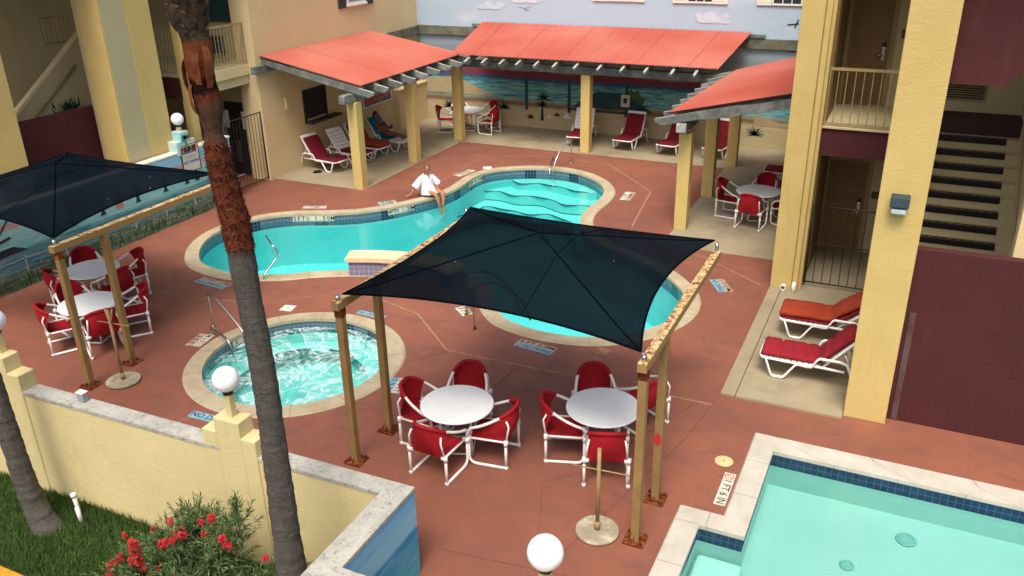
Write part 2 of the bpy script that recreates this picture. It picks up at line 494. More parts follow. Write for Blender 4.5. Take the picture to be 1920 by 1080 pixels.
def mural(name, zc, bands, wob=0.12, wscale=0.8, extra=None, axis=0):
    """horizontal painted bands; bands=[(z, colour)...] in metres, softly waved"""
    t = NT(name)
    p = t.pos()
    s = t.sep(p)
    w = t.math('MULTIPLY', t.math('SUBTRACT', t.noise(p, wscale, 4, 0.6), 0.5), wob * 2)
    z = t.math('ADD', s[2], w)
    col = bands[0][1]
    for zz, c in bands[1:]:
        col = t.mix(t.rampf(z, zz - 0.03, zz + 0.03), col, c)
    sc = (0.7, 0.7, 8)
    stroke = t.noise(t.scale(p, *sc), 2.2, 6, 0.7, 0.5)
    col = t.mix(t.rampf(stroke, 0.40, 0.66, 0.0, 0.32), col, extra or srgb(214, 226, 226))
    col = t.mix(t.rampf(t.noise(t.scale(p, 0.5, 0.5, 10), 3.1, 5, 0.7), 0.56, 0.72, 0.0, 0.3), col, srgb(34, 70, 84))
    t.base(col, 0.85, 0, 0.15)
    t.bump(t.noise(p, 45, 5, 0.7), 0.35, 0.01)
    return t.m
M['mural_left'] = mural('painted_seascape_low_wall', 0, [(0, srgb(66, 92, 62)), (0.38, srgb(36, 112, 120)), (0.72, srgb(52, 132, 136)), (0.80, srgb(120, 186, 186)),
                        (1.12, srgb(140, 196, 196)), (1.28, srgb(188, 138, 134)), (1.40, srgb(126, 184, 212)), (1.62, srgb(150, 200, 224))], 0.10, 0.7)
M['mural_corner'] = mural('painted_sky_and_sea_corner', 0, [(0, srgb(72, 158, 178)), (0.35, srgb(60, 140, 176)), (0.62, srgb(40, 120, 176)), (0.68, srgb(134, 188, 208)),
                        (0.95, srgb(118, 176, 208)), (1.1, srgb(98, 162, 206))], 0.02, 0.4, srgb(160, 206, 220))
def back_mural():
    t = NT('painted_beach_and_sky_wall')
    p = t.pos()
    s = t.sep(p)
    w = t.math('MULTIPLY', t.math('SUBTRACT', t.noise(t.scale(p, 1, 1, 0.2), 0.5, 3, 0.5), 0.5), 0.35)
    w2 = t.math('MULTIPLY', t.math('SUBTRACT', t.noise(t.scale(p, 1, 1, 0.2), 1.6, 4, 0.6), 0.5), 0.16)
    z = t.math('ADD', s[2], w2)
    col = srgb(178, 162, 124)
    sea = t.mix(t.rampf(t.noise(t.scale(p, 0.8, 1, 9), 1.9, 6, 0.7, 0.4), 0.38, 0.62), srgb(40, 112, 128), srgb(140, 192, 186))
    for zz, c in ((0.74, srgb(122, 94, 72)), (0.88, srgb(150, 146, 122)), (0.95, sea), (1.58, srgb(52, 88, 126))):
        col = t.mix(t.rampf(z, zz - 0.06, zz + 0.06), col, c)
    zh = t.math('ADD', s[2], w)
    hill = t.mix(t.rampf(zh, 1.90, 1.96), srgb(122, 62, 72), srgb(132, 140, 146))
    col = t.mix(t.rampf(z, 1.68, 1.74), col, hill)
    sk = t.mix(t.rampf(t.noise(t.scale(p, 0.5, 1, 1.5), 0.9, 6, 0.65, 0.3), 0.56, 0.72, 0, 0.55), srgb(168, 188, 204), srgb(214, 212, 216))
    col = t.mix(t.rampf(s[2], 2.6, 2.9), col, srgb(158, 178, 190))
    col = t.mix(t.rampf(s[2], 3.1, 3.15), col, sk)
    # sand strokes low down
    col = t.mix(t.math('MULTIPLY', t.math('LESS_THAN', s[2], 0.7), t.rampf(t.noise(t.scale(p, 0.6, 1, 5), 2.0, 5, 0.7), 0.4, 0.7, 0, 0.5)), col, srgb(198, 184, 150))
    t.base(col, 0.85, 0, 0.15)
    t.bump(t.noise(p, 40, 5, 0.7), 0.3, 0.01)
    return t.m
M['mural_back'] = back_mural()

# ------------------------------------------------------------------ mesh helpers
class MB:
    """collects shapes into one mesh"""
    def __init__(s):
        s.bm = bmesh.new()
        s.uv = s.bm.loops.layers.uv.new("UVMap")
    def face(s, pts, uvs=None, smooth=False):
        vs = [s.bm.verts.new(p) for p in pts]
        try:
            f = s.bm.faces.new(vs)
        except ValueError:
            return None
        f.smooth = smooth
        if uvs:
            for l, q in zip(f.loops, uvs):
                l[s.uv].uv = q
        return f
    def box(s, x0, y0, z0, x1, y1, z1, bevel=0.0, rot=None, c=None):
        tmp = bmesh.new()
        bmesh.ops.create_cube(tmp, size=1)
        for v in tmp.verts:
            v.co = Vector(((v.co.x + .5) * (x1 - x0) + x0, (v.co.y + .5) * (y1 - y0) + y0, (v.co.z + .5) * (z1 - z0) + z0))
        if bevel > 0:
            bmesh.ops.bevel(tmp, geom=tmp.edges[:], offset=bevel, segments=2, affect='EDGES', profile=0.5)
        if rot is not None:
            bmesh.ops.rotate(tmp, verts=tmp.verts[:], cent=c or Vector((0, 0, 0)), matrix=rot)
        s.add(tmp)
        return s
    def add(s, tmp, mat=None):
        vm = {}
        for v in tmp.verts:
            vm[v] = s.bm.verts.new(mat @ v.co if mat else v.co)
        for f in tmp.faces:
            try:
                g = s.bm.faces.new([vm[v] for v in f.verts])
                g.smooth = f.smooth
            except ValueError:
                pass
        tmp.free()
    def tube(s, pts, r, n=8, caps=True, closed=False):
        pts = [Vector(p) for p in pts]
        rs = r if isinstance(r, (list, tuple)) else [r] * len(pts)
        rings = []
        N = len(pts)
        up = None
        for i, p in enumerate(pts):
            if closed:
                d = pts[(i + 1) % N] - pts[i - 1]
            else:
                d = pts[min(i + 1, N - 1)] - pts[max(i - 1, 0)]
            if d.length < 1e-9:
                d = Vector((0, 0, 1))
            d.normalize()
            if up is None:
                up = d.orthogonal().normalized()
            else:
                up = (up - d * up.dot(d))
                up = up.normalized() if up.length > 1e-6 else d.orthogonal().normalized()
            b = d.cross(up)
            rings.append([s.bm.verts.new(p + (up * cos(2 * pi * k / n) + b * sin(2 * pi * k / n)) * rs[i]) for k in range(n)])
        for i in range(N if closed else N - 1):
            a, bb = rings[i], rings[(i + 1) % N]
            for k in range(n):
                f = s.bm.faces.new((a[k], a[(k + 1) % n], bb[(k + 1) % n], bb[k]))
                f.smooth = True
        if caps and not closed:
            s.bm.faces.new(rings[0][::-1])
            s.bm.faces.new(rings[-1])
        return s
    def sphere(s, c, r, seg=24, rings=14, sc=(1, 1, 1)):
        tmp = bmesh.new()
        bmesh.ops.create_uvsphere(tmp, u_segments=seg, v_segments=rings, radius=r)
        for v in tmp.verts:
            v.co = Vector((v.co.x * sc[0], v.co.y * sc[1], v.co.z * sc[2])) + Vector(c)
        for f in tmp.faces:
            f.smooth = True
        s.add(tmp)
        return s
    def cyl(s, c, r, h, n=32, r2=None, bevel=0):
        """vertical cylinder from c up"""
        c = Vector(c)
        r2 = r if r2 is None else r2
        prof = [(r, 0), (r2, h)] if bevel == 0 else [(r - bevel, 0), (r, bevel), (r2, h - bevel), (r2 - bevel, h)]
        rings = [[s.bm.verts.new(c + Vector((q[0] * cos(2 * pi * k / n), q[0] * sin(2 * pi * k / n), q[1]))) for k in range(n)] for q in prof]
        for a, b in zip(rings, rings[1:]):
            for k in range(n):
                f = s.bm.faces.new((a[k], a[(k + 1) % n], b[(k + 1) % n], b[k]))
                f.smooth = n > 10
        s.bm.faces.new(rings[0][::-1])
        s.bm.faces.new(rings[-1])
        return s
    def prism(s, pts, z0, z1):
        """extruded xy polygon"""
        a = [s.bm.verts.new((p[0], p[1], z0)) for p in pts]
        b = [s.bm.verts.new((p[0], p[1], z1)) for p in pts]
        n = len(pts)
        for k in range(n):
            s.bm.faces.new((a[k], a[(k + 1) % n], b[(k + 1) % n], b[k]))
        s.bm.faces.new(a[::-1])
        s.bm.faces.new(b)
        return s
    def extr(s, pts, vec):
        """extrude any planar polygon (3d points) along a vector"""
        vec = Vector(vec)
        a = [s.bm.verts.new(p) for p in pts]
        b = [s.bm.verts.new(Vector(p) + vec) for p in pts]
        n = len(pts)
        for k in range(n):
            s.bm.faces.new((a[k], a[(k + 1) % n], b[(k + 1) % n], b[k]))
        s.bm.faces.new(a[::-1])
        s.bm.faces.new(b)
        return s
    def grid(s, rows, uvs=None, smooth=True, closed=False):
        g = [[s.bm.verts.new(p) for p in r] for r in rows]
        for i in range(len(g) - 1):
            m = len(g[i])
            for j in range(m if closed else m - 1):
                j2 = (j + 1) % m
                f = s.bm.faces.new((g[i][j], g[i][j2], g[i + 1][j2], g[i + 1][j]))
                f.smooth = smooth
                if uvs:
                    for l, q in zip(f.loops, (uvs[i][j], uvs[i][j2], uvs[i + 1][j2], uvs[i + 1][j])):
                        l[s.uv].uv = q
        return s
    def build(s, name, mat, parent=None, recalc=True):
        if recalc:
            bmesh.ops.recalc_face_normals(s.bm, faces=s.bm.faces[:])
        me = bpy.data.meshes.new(name)
        s.bm.to_mesh(me)
        s.bm.free()
        me.materials.append(mat if not isinstance(mat, str) else M[mat])
        o = bpy.data.objects.new(name, me)
        COL.objects.link(o)
        if parent is not None:
            o.parent = parent
        return o

def tag(o, label=None, cat=None, group=None, kind=None):
    if label: o['label'] = label
    if cat: o['category'] = cat
    if group: o['group'] = group
    if kind: o['kind'] = kind
    return o

def thing(name, label, cat, loc=(0, 0, 0), rz=0.0, group=None):
    o = bpy.data.objects.new(name, None)
    COL.objects.link(o)
    o.empty_display_size = 0.2
    o.location = loc
    o.rotation_euler = (0, 0, rz)
    return tag(o, label, cat, group)

def copy_tree(o, parent=None):
    c = o.copy()
    COL.objects.link(c)
    if parent is not None:
        c.parent = parent
    for ch in list(o.children):
        copy_tree(ch, c)
    return c

def place(root, loc, rz, label, group=None):
    root.location = loc
    root.rotation_euler = (0, 0, rz)
    root['label'] = label
    if group: root['group'] = group
    return root

def box(name, mat, parent, *a, **k):
    return MB().box(*a, **k).build(name, mat, parent)

def arc(c, r, a0, a1, n, plane='xz', fixed=0.0):
    out = []
    for i in range(n + 1):
        a = a0 + (a1 - a0) * i / n
        u, v = c[0] + r * cos(a), c[1] + r * sin(a)
        out.append((u, fixed, v) if plane == 'xz' else (fixed, u, v) if plane == 'yz' else (u, v, fixed))
    return out

def catmull(P, n=8, closed=True):
    P = [Vector((p[0], p[1], 0)) if len(p) < 3 else Vector(p) for p in P]
    out = []
    N = len(P)
    for i in range(N if closed else N - 1):
        if closed:
            a, b, c, d = P[i - 1], P[i], P[(i + 1) % N], P[(i + 2) % N]
        else:
            a, b, c, d = P[max(i - 1, 0)], P[i], P[i + 1], P[min(i + 2, N - 1)]
        for k in range(n):
            t = k / n
            out.append(0.5 * ((2 * b) + (-a + c) * t + (2 * a - 5 * b + 4 * c - d) * t * t + (-a + 3 * b - 3 * c + d) * t ** 3))
    if not closed:
        out.append(P[-1])
    return out

def smooth_closed(P, it=2):
    for _ in range(it):
        P = [(P[i - 1] + P[i] * 2 + P[(i + 1) % len(P)]) / 4 for i in range(len(P))]
    return P

def area2(P):
    return sum(P[i - 1].x * P[i].y - P[i].x * P[i - 1].y for i in range(len(P)))

def offset_closed(P, d):
    """inward offset (positive d) of a closed xy loop"""
    sg = 1 if area2(P) > 0 else -1
    out = []
    N = len(P)
    for i in range(N):
        t = (P[(i + 1) % N] - P[i - 1])
        t.normalize()
        nrm = Vector((-t.y, t.x, 0)) * sg
        out.append(P[i] + nrm * d)
    return out

def offset_poly(P, d):
    """inward mitred offset for polygonal loops"""
    sg = 1 if area2(P) > 0 else -1
    N = len(P)
    out = []
    for i in range(N):
        e1 = (P[i] - P[i - 1]).normalized()
        e2 = (P[(i + 1) % N] - P[i]).normalized()
        n1 = Vector((-e1.y, e1.x, 0)) * sg
        n2 = Vector((-e2.y, e2.x, 0)) * sg
        m = (n1 + n2)
        m = m / max(m.dot(n1), 0.2)
        out.append(P[i] + m * d)
    return out

def sheet(name, loops, z, mat, kind='structure', parent=None):
    """flat sheet with holes, triangulated by the curve filler"""
    cu = bpy.data.curves.new(name, 'CURVE')
    cu.dimensions = '2D'
    cu.fill_mode = 'BOTH'
    for L in loops:
        sp = cu.splines.new('POLY')
        sp.points.add(len(L) - 1)
        for i, p in enumerate(L):
            sp.points[i].co = (p[0], p[1], 0, 1)
        sp.use_cyclic_u = True
    tmp = bpy.data.objects.new('tmp', cu)
    COL.objects.link(tmp)
    dg = bpy.context.evaluated_depsgraph_get()
    me = bpy.data.meshes.new_from_object(tmp.evaluated_get(dg))
    bpy.data.objects.remove(tmp)
    bpy.data.curves.remove(cu)
    me.name = name
    me.materials.clear()
    me.materials.append(M[mat] if isinstance(mat, str) else mat)
    for v in me.vertices:
        v.co.z = z
    o = bpy.data.objects.new(name, me)
    COL.objects.link(o)
    if parent: o.parent = parent
    elif kind: o['kind'] = kind
    return o

def ring_strip(name, A, B, zA, zB, mat, parent, piece=0.9, closed=True, uvm=False, axis=False):
    """surface between two loops of equal length"""
    m = MB()
    N = len(A)
    s = 0.0
    cum = [0.0]
    for i in range(N):
        s += (A[(i + 1) % N] - A[i]).length
        cum.append(s)
    sc = 1.0
    if not uvm:
        k = max(1, round(s / piece))
        sc = k / s
    for i in range(N if closed else N - 1):
        j = (i + 1) % N
        a, b, c, d = A[i], A[j], B[j], B[i]
        h = (zA - zB) if uvm else 1.0
        if axis:
            dd = (b - a).normalized()
            m.face([(a.x, a.y, zA), (b.x, b.y, zA), (c.x, c.y, zB), (d.x, d.y, zB)], [(abs(q.dot(dd) if dd.x + dd.y > 0 else -q.dot(dd)) / piece + (.13 if abs(dd.x) > .5 else .31), 0) for q in (a, b, c, d)], True)
            continue
        m.face([(a.x, a.y, zA), (b.x, b.y, zA), (c.x, c.y, zB), (d.x, d.y, zB)],
               [(cum[i] * sc, h), (cum[i + 1] * sc, h), (cum[i + 1] * sc, 0), (cum[i] * sc, 0)], True)
    bmesh.ops.remove_doubles(m.bm, verts=m.bm.verts[:], dist=1e-5)
    return m.build(name, mat, parent)

def text_into(m, body, size, mat4, align='CENTER', bold=0.0):
    cu = bpy.data.curves.new('t', 'FONT')
    cu.body = body
    cu.size = size
    cu.align_x = align
    cu.align_y = 'CENTER'
    cu.offset = bold
    cu.resolution_u = 2
    tmp = bpy.data.objects.new('tmp', cu)
    COL.objects.link(tmp)
    dg = bpy.context.evaluated_depsgraph_get()
    me = bpy.data.meshes.new_from_object(tmp.evaluated_get(dg))
    b = bmesh.new()
    b.from_mesh(me)
    bpy.data.objects.remove(tmp)
    bpy.data.curves.remove(cu)
    bpy.data.meshes.remove(me)
    m.add(b, mat4)

def no_entry(m, mat4, r):
    """no-diving symbol: ring with a slash"""
    b = bmesh.new()
    n = 20
    for k in range(n):
        a0, a1 = 2 * pi * k / n, 2 * pi * (k + 1) / n
        b.faces.new([b.verts.new(p) for p in ((r * cos(a0), r * sin(a0), 0), (r * cos(a1), r * sin(a1), 0), (r * .8 * cos(a1), r * .8 * sin(a1), 0), (r * .8 * cos(a0), r * .8 * sin(a0), 0))])
    q = Vector((cos(RAD(45)), sin(RAD(45)), 0)) * r * .8
    w = Vector((-q.y, q.x, 0)) * 0.12
    b.faces.new([b.verts.new(p) for p in (q + w, -q + w, -q - w, q - w)])
    m.add(b, mat4)

# ------------------------------------------------------------------ ground, deck, pools
V3 = lambda L: [Vector((p[0], p[1], 0)) for p in L]
pool_out = V3([(-14.27, 12.93), (-14.76, 13.62), (-14.98, 14.32), (-14.96, 14.95), (-14.74, 15.64), (-14.34, 16.18), (-13.75, 16.6), (-13.0, 16.92), (-12.39, 17.34),
    (-11.89, 18.0), (-11.45, 18.83), (-11.26, 19.75), (-11.34, 20.8), (-11.14, 21.62), (-10.64, 22.18), (-9.86, 22.6), (-8.98, 22.73), (-8.2, 22.53), (-7.53, 22.06),
    (-7.08, 21.49), (-6.82, 20.87), (-6.74, 20.21), (-6.76, 19.6), (-6.72, 18.95), (-6.5, 18.3), (-6.05, 17.7), (-5.35, 17.2), (-4.5, 16.75), (-3.8, 16.15), (-3.3, 15.5), (-3.08, 14.9),
    (-3.06, 14.24), (-3.27, 13.6), (-3.68, 13.0), (-4.25, 12.55), (-4.92, 12.35), (-5.53, 12.34), (-6.09, 12.45), (-6.5, 12.65), (-6.9, 13.05), (-7.25, 13.6), (-7.6, 13.98),
    (-8.15, 14.1), (-8.8, 13.95), (-9.5, 13.7), (-10.2, 13.42), (-10.86, 13.06), (-11.25, 12.75), (-11.75, 12.5), (-12.36, 12.3), (-13.0, 12.3), (-13.7, 12.48)])
POOL = smooth_closed(catmull(pool_out, 5), 3)
POOL_IN = offset_closed(POOL, 0.31)
SPC = Vector((-8.90, 10.06, 0))
SPA = [SPC + Vector((1.86 * cos(a), 1.86 * sin(a), 0)) for a in [2 * pi * k / 72 for k in range(72)]]
SPA_IN = offset_closed(SPA, 0.31)
WADE = V3([(-1.33, 10.90), (6.0, 10.90), (6.0, 6.6), (-1.90, 6.6), (-1.90, 8.87), (-1.345, 8.87)])
WADE_IN = offset_poly(WADE, 0.32)
WADE_IN[0] = Vector((WADE_IN[0].x, 10.50, 0)); WADE_IN[1] = Vector((WADE_IN[1].x, 10.50, 0))

court = V3([(-16.28, 6.15), (-10.0, 6.30), (-4.40, 6.40), (-4.40, 5.0), (6.5, 5.0), (6.5, 27.0), (-21, 27.0), (-21, 6.1)])
sheet('ground', [V3([(-400, -400), (400, -400), (400, 400), (-400, 400)]), V3([(-20.5, 6.15), (-4.2, 6.35), (-4.2, 5.05), (6.2, 5.05), (6.2, 26.8), (-20.5, 26.8)])], -0.455, 'soil')
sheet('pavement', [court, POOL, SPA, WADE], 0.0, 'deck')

def pool_thing(name, label, outer, inner, cop, band, plast, wmat, depth, wz, wname, band_h=0.17, piece=0.62, edge=0.035):
    t = thing(name, label, 'pool')
    mid = offset_closed(outer, 0.03) if name != 'wading_pool' else offset_poly(outer, 0.02)
    ring_strip('coping', mid, inner, 0.022, 0.026, cop, t, piece, axis=(name == 'wading_pool'))
    ring_strip('coping_edge', outer, mid, 0.002, 0.022, cop, t, piece)
    ring_strip('coping_nosing', inner, [p for p in inner], 0.026, -edge, cop, t, piece)
    under = offset_closed(inner, -0.02) if name != 'wading_pool' else offset_poly(inner, -0.02)
    ring_strip('tile_band', under, under, -edge, -edge - band_h - 0.1, band, t, 1, uvm=True)
    ring_strip('basin_wall', under, under, -edge - band_h - 0.1, -depth, plast, t)
    sheet('basin_floor', [under], -depth, plast, None, t)
    w = sheet('water', [inner if name != 'wading_pool' else inner], wz, wmat)
    w['label'] = wname
    # lip under the nosing
    ring_strip('coping_lip', inner, under, -edge, -edge, cop, t)
    return t

main_pool = pool_thing('swimming_pool', 'large curvy lobed swimming pool with sandstone coping and navy tile band', POOL, POOL_IN, 'coping', 'tiles', 'plaster', 'water', 1.35, -0.16, 'turquoise water of the large curvy pool')
spa = pool_thing('hot_tub', 'round bubbling hot tub with sandstone coping in front of the pool', SPA, SPA_IN, 'coping', 'tiles', 'plaster_spa', 'water_spa', 0.8, -0.15, 'foaming water of the round hot tub', 0.14, 0.9)
wade = pool_thing('wading_pool', 'shallow stepped-corner wading pool with pale stone coping at the bottom right', WADE, WADE_IN, 'coping_white', 'tiles_plain', 'plaster_wade', 'water_wade', 0.55, -0.16, 'pale still water of the wading pool', 0.1, 0.8, 0.03)

# steps in the far lobe of the big pool
def step(parent, line, z, mat):
    far = [(-6.2, 23.4), (-12.2, 23.4)]
    pts = [(p.x, p.y) for p in line]
    m = MB()
    m.prism(pts + ([(-6.2, line[-1].y)] + far + [(-12.2, line[0].y)]), z - 0.22, z)
    m.build('step', mat, parent)
    e = MB()
    e.tube([(p.x, p.y, z + 0.004) for p in line], 0.028, 6)
    e.build('step_trim', 'dark_blue_line', parent)
def clip_in(line, zone=None):
    return catmull(V3(line), 6, False)
def step_region(parent, line, z, top):
    """step slab limited to the inside of the basin"""
    line = catmull(V3(line), 6, False)
    inner = offset_closed(POOL, 0.30)
    def near(p):
        return min(range(len(inner)), key=lambda i: (inner[i] - p).length)
    i0, i1 = near(line[0]), near(line[-1])
    # walk from end of line back to start through the far side (largest y)
    N = len(inner)
    a, k = [], i1
    while k != i0:
        a.append(inner[k]); k = (k + 1) % N
    b, k = [], i1
    while k != i0:
        b.append(inner[k]); k = (k - 1) % N
    path = a if (a and max(p.y for p in a) > 22 and len(a) < len(b)) or not b else b
    if max(p.y for p in path) < 22.1:
        path = a if path is b else b
    poly = line + path
    m = MB()
    m.prism([(p.x, p.y) for p in poly], z - 0.25, z)
    m.build('step', 'step_plaster', parent)
    e = MB()
    e.tube([(p.x + .03 * sin(p.y * 9), p.y + .035 * sin(p.x * 7), z + 0.004) for p in line], 0.016, 6)
    e.build('step_trim', 'dark_blue_line', parent)
step_region(main_pool, [(-10.55, 22.05), (-10.0, 21.75), (-9.35, 21.95), (-8.6, 21.75), (-7.85, 21.6)], -0.32, 0)
step_region(main_pool, [(-10.95, 21.3), (-10.45, 21.35), (-9.9, 21.2), (-9.2, 21.35), (-8.4, 21.0), (-7.6, 21.1), (-7.3, 20.95)], -0.52, 0)
step_region(main_pool, [(-11.05, 19.65), (-10.85, 20.05), (-10.65, 20.7), (-10.1, 20.75), (-9.3, 20.6), (-8.55, 20.75), (-7.85, 20.3), (-7.65, 19.8), (-7.45, 19.3), (-7.2, 19.0)], -0.80, 0)

# underwater trim marks at the hot tub
m = MB()
m.tube(arc((SPC.x, SPC.y), 1.16, RAD(118), RAD(176), 16, 'xy', -0.42), 0.022, 6)
m.build('bench_trim', 'dark_blue_line', spa)
m = MB()
m.tube(arc((SPC.x, SPC.y), 1.16, RAD(72), RAD(100), 12, 'xy', -0.42), 0.018, 6)
m.build('bench_trim', 'dark_blue_line', spa)
sheet('bench', [SPA_IN, [SPC + Vector((1.16 * cos(2 * pi * k / 60), 1.16 * sin(2 * pi * k / 60), 0)) for k in range(60)][::-1]], -0.46, 'plaster_pale', None, spa)
# wading pool shallow step and round drains
m = MB(); m.box(-1.57, 6.9, -0.54, -0.55, 8.2, -0.40, 0.06); m.box(-1.57, 8.1, -0.54, -1.0, 8.56, -0.40, 0.06); m.build('step', plaster('wading_step_plaster', srgb(158, 204, 198), srgb(168, 212, 206)), wade)
for (x, y, r_) in ((0.80, 10.02, 0.13), (0.15, 9.22, 0.09), (1.33, 9.12, 0.11)):
    m = MB(); m.cyl((x, y, -0.549), r_, 0.03, 28, bevel=0.008); m.tube(arc((x, y), r_ * 0.72, 0, 2 * pi, 24, 'xy', -0.517), 0.012, 6, False)
    m.build('drain_cover', mottled('drain_grey', srgb(108, 166, 160), srgb(116, 174, 168), 4), wade)

# raised tiled spill wall on the pool edge
t = thing('raised_pool_wall', 'raised curved wall on the pool edge with stone cap and cobalt blue tiles', 'pool wall')
rc = catmull(V3([(-10.24, 13.62), (-9.6, 13.86), (-8.9, 14.0), (-8.3, 14.0), (-7.75, 13.82)]), 6, False)
def strip_poly(c, w):
    L, R_ = [], []
    for i, p in enumerate(c):
        d = (c[min(i + 1, len(c) - 1)] - c[max(i - 1, 0)]).normalized()
        n_ = Vector((-d.y, d.x, 0))
        L.append(p + n_ * w); R_.append(p - n_ * w)
    return L, R_
L1, R1 = strip_poly(rc, 0.185)
m = MB()
s_ = 0
for side in (R1, L1):
    s_ = 0
    for i in range(len(side) - 1):
        a, b = side[i], side[i + 1]
        l_ = (b - a).length
        m.face([(a.x, a.y, -0.3), (b.x, b.y, -0.3), (b.x, b.y, 0.335), (a.x, a.y, 0.335)], [(s_, 0), (s_ + l_, 0), (s_ + l_, 0.635), (s_, 0.635)])
        s_ += l_
for e in (0, -1):
    a, b = R1[e], L1[e]
    m.face([(a.x, a.y, -0.3), (b.x, b.y, -0.3), (b.x, b.y, 0.335), (a.x, a.y, 0.335)], [(0, 0), (0.37, 0), (0.37, 0.635), (0, 0.635)])
m.build('tiled_face', 'tiles_blue', t)
L2, R2 = strip_poly(rc, 0.235)
ex = (rc[0] - rc[1]).normalized() * 0.06
L2[0] += ex; R2[0] += ex
m = MB(); m.prism([(p.x, p.y) for p in R2 + L2[::-1]], 0.335, 0.43)
bmesh.ops.bevel(m.bm, geom=[e for e in m.bm.edges if abs(e.verts[0].co.z - e.verts[1].co.z) < 1e-6 and e.verts[0].co.z > 0.4], offset=0.025, segments=2, affect='EDGES')
m.build('stone_cap', mottled('smooth_sandstone_cap', srgb(222, 204, 168), srgb(210, 190, 152), 2.5, 0.7, 0.2, 50, 0.005), t)

# tan concrete aprons
def flat(name, pts, z, mat, parent=None):
    m = MB(); m.face([(p[0], p[1], z) for p in pts])
    o = m.build(name, mat, parent)
    if parent is None: o['kind'] = 'structure'
    return o
flat('pavement', [(-16.35, 18.62), (-13.34, 18.62), (-13.34, 24.36), (-4.68, 24.36), (-4.68, 18.3), (-1.5, 18.3), (-1.5, 27), (-16.35, 27)], 0.004, 'tan_floor')
flat('pavement', [(-4.9, 17.72), (-2.0, 17.72), (-2.0, 18.3), (-4.68, 18.3), (-4.9, 18.3)], 0.004, 'tan_floor')
m = MB(); m.box(-2.02, 11.75, 0.0, -1.80, 16.2, 0.05, 0.006)
tag(m.build('kerb', 'tan_floor'), kind='structure')
m = MB(); m.box(-1.79, 11.75, 0.0, -0.232, 19.0, 0.045, 0.004); m.box(-0.23, 12.3, 0, 6, 19.0, 0.045)
tag(m.build('pavement', 'tan_floor'), kind='structure')

# joints and seams in the deck
def seam(name, pts, w, mat, z=0.0045):
    pts = V3(pts)
    m = MB()
    for a, b in zip(pts, pts[1:]):
        d = (b - a).normalized(); n_ = Vector((-d.y, d.x, 0)) * w / 2
        m.face([(q.x, q.y, z) for q in (a - n_, b - n_, b + n_, a + n_)])
    return tag(m.build(name, mat), kind='structure')
seam('pavement_joint', [(-14.2, 11.25), (-12.35, 11.35), (-10.9, 11.62), (-10.35, 12.25), (-9.75, 12.75)], 0.035, 'joint')
seam('pavement_joint', [(-9.75, 12.75), (-9.0, 12.72), (-7.9, 12.42), (-6.68, 11.36), (-2.07, 11.41)], 0.045, 'joint', 0.0047)
seam('pavement_joint', [(-13.5, 21.2), (-12.33, 22.9), (-10.2, 23.55), (-7.98, 23.6), (-6.01, 21.4), (-5.64, 18.6)], 0.045, 'joint', 0.0049)
seam('pavement_joint', [(-3.85, 17.5), (-2.16, 16.23)], 0.04, 'joint')
seam('pavement_joint', [(-2.04, 11.7), (-2.2, 10.4), (-3.0, 7.2)], 0.016, 'crack')
seam('pavement_joint', [(-6.3, 8.9), (-5.45, 9.9), (-5.3, 11.36)], 0.014, 'crack', 0.0051)
seam('pavement_joint', [(-9.2, 7.95), (-9.75, 7.1)], 0.03, 'joint')
seam('pavement_joint', [(-12.35, 11.36), (-12.7, 12.2)], 0.03, 'joint', 0.0052)
seam('pavement_joint', [(-13.9, 17.6), (-11.7, 20.2), (-11.9, 22.9)], 0.03, 'joint', 0.0053)
seam('pavement_joint', [(-4.3, 6.9), (-2.7, 7.1), (-1.9, 7.3)], 0.014, 'crack', 0.0054)
seam('pavement_joint', [(-3.35, 7.7), (-3.7, 8.6), (-3.3, 9.0), (-2.9, 9.9), (-2.3, 11.4)], 0.012, 'crack', 0.0055)
seam('pavement_joint', [(-4.22, 12.2), (-4.0, 11.42)], 0.02, 'joint', 0.0056)
seam('pavement_joint', [(-3.0, 11.4), (-2.6, 9.4), (-2.2, 9.35)], 0.014, 'crack', 0.0057)
seam('pavement_joint', [(-6.68, 11.3), (-7.1, 10.7)], 0.014, 'crack', 0.0058)

# lawn, kerb and street outside the front wall
m = MB(); m.box(-30, 4.60, -0.60, -4.9, 4.83, -0.43, 0.015)
tag(m.build('kerb', 'kerb_yellow'), kind='structure')
flat('road', [(-40, -30), (8, -30), (8, 4.6), (-40, 4.6)], -0.447, 'asphalt')
m = MB()
for i in range(70000):
    x = rnd.uniform(-13.2, -5.0); y = rnd.uniform(4.85, 6.16)
    h = rnd.uniform(0.03, 0.085) * (1.9 if y > 6.02 and rnd.random() < 0.5 else 1.0)
    a = rnd.uniform(0, 2 * pi); w = rnd.uniform(0.003, 0.007)
    dx, dy = cos(a) * w, sin(a) * w
    lx, ly = rnd.uniform(-.045, .045), rnd.uniform(-.045, .045)
    b = m.bm
    f = b.faces.new([b.verts.new((x - dx, y - dy, -.455)), b.verts.new((x + dx, y + dy, -.455)), b.verts.new((x + lx, y + ly, -.455 + h))])
tag(m.build('grass', 'grass', recalc=False), kind='stuff')

# ------------------------------------------------------------------ low garden walls with lamp piers
WT = 1.2
fw = thing('garden_wall', 'pale yellow stucco front wall with peeling whitewashed cap between lawn and deck', 'wall')
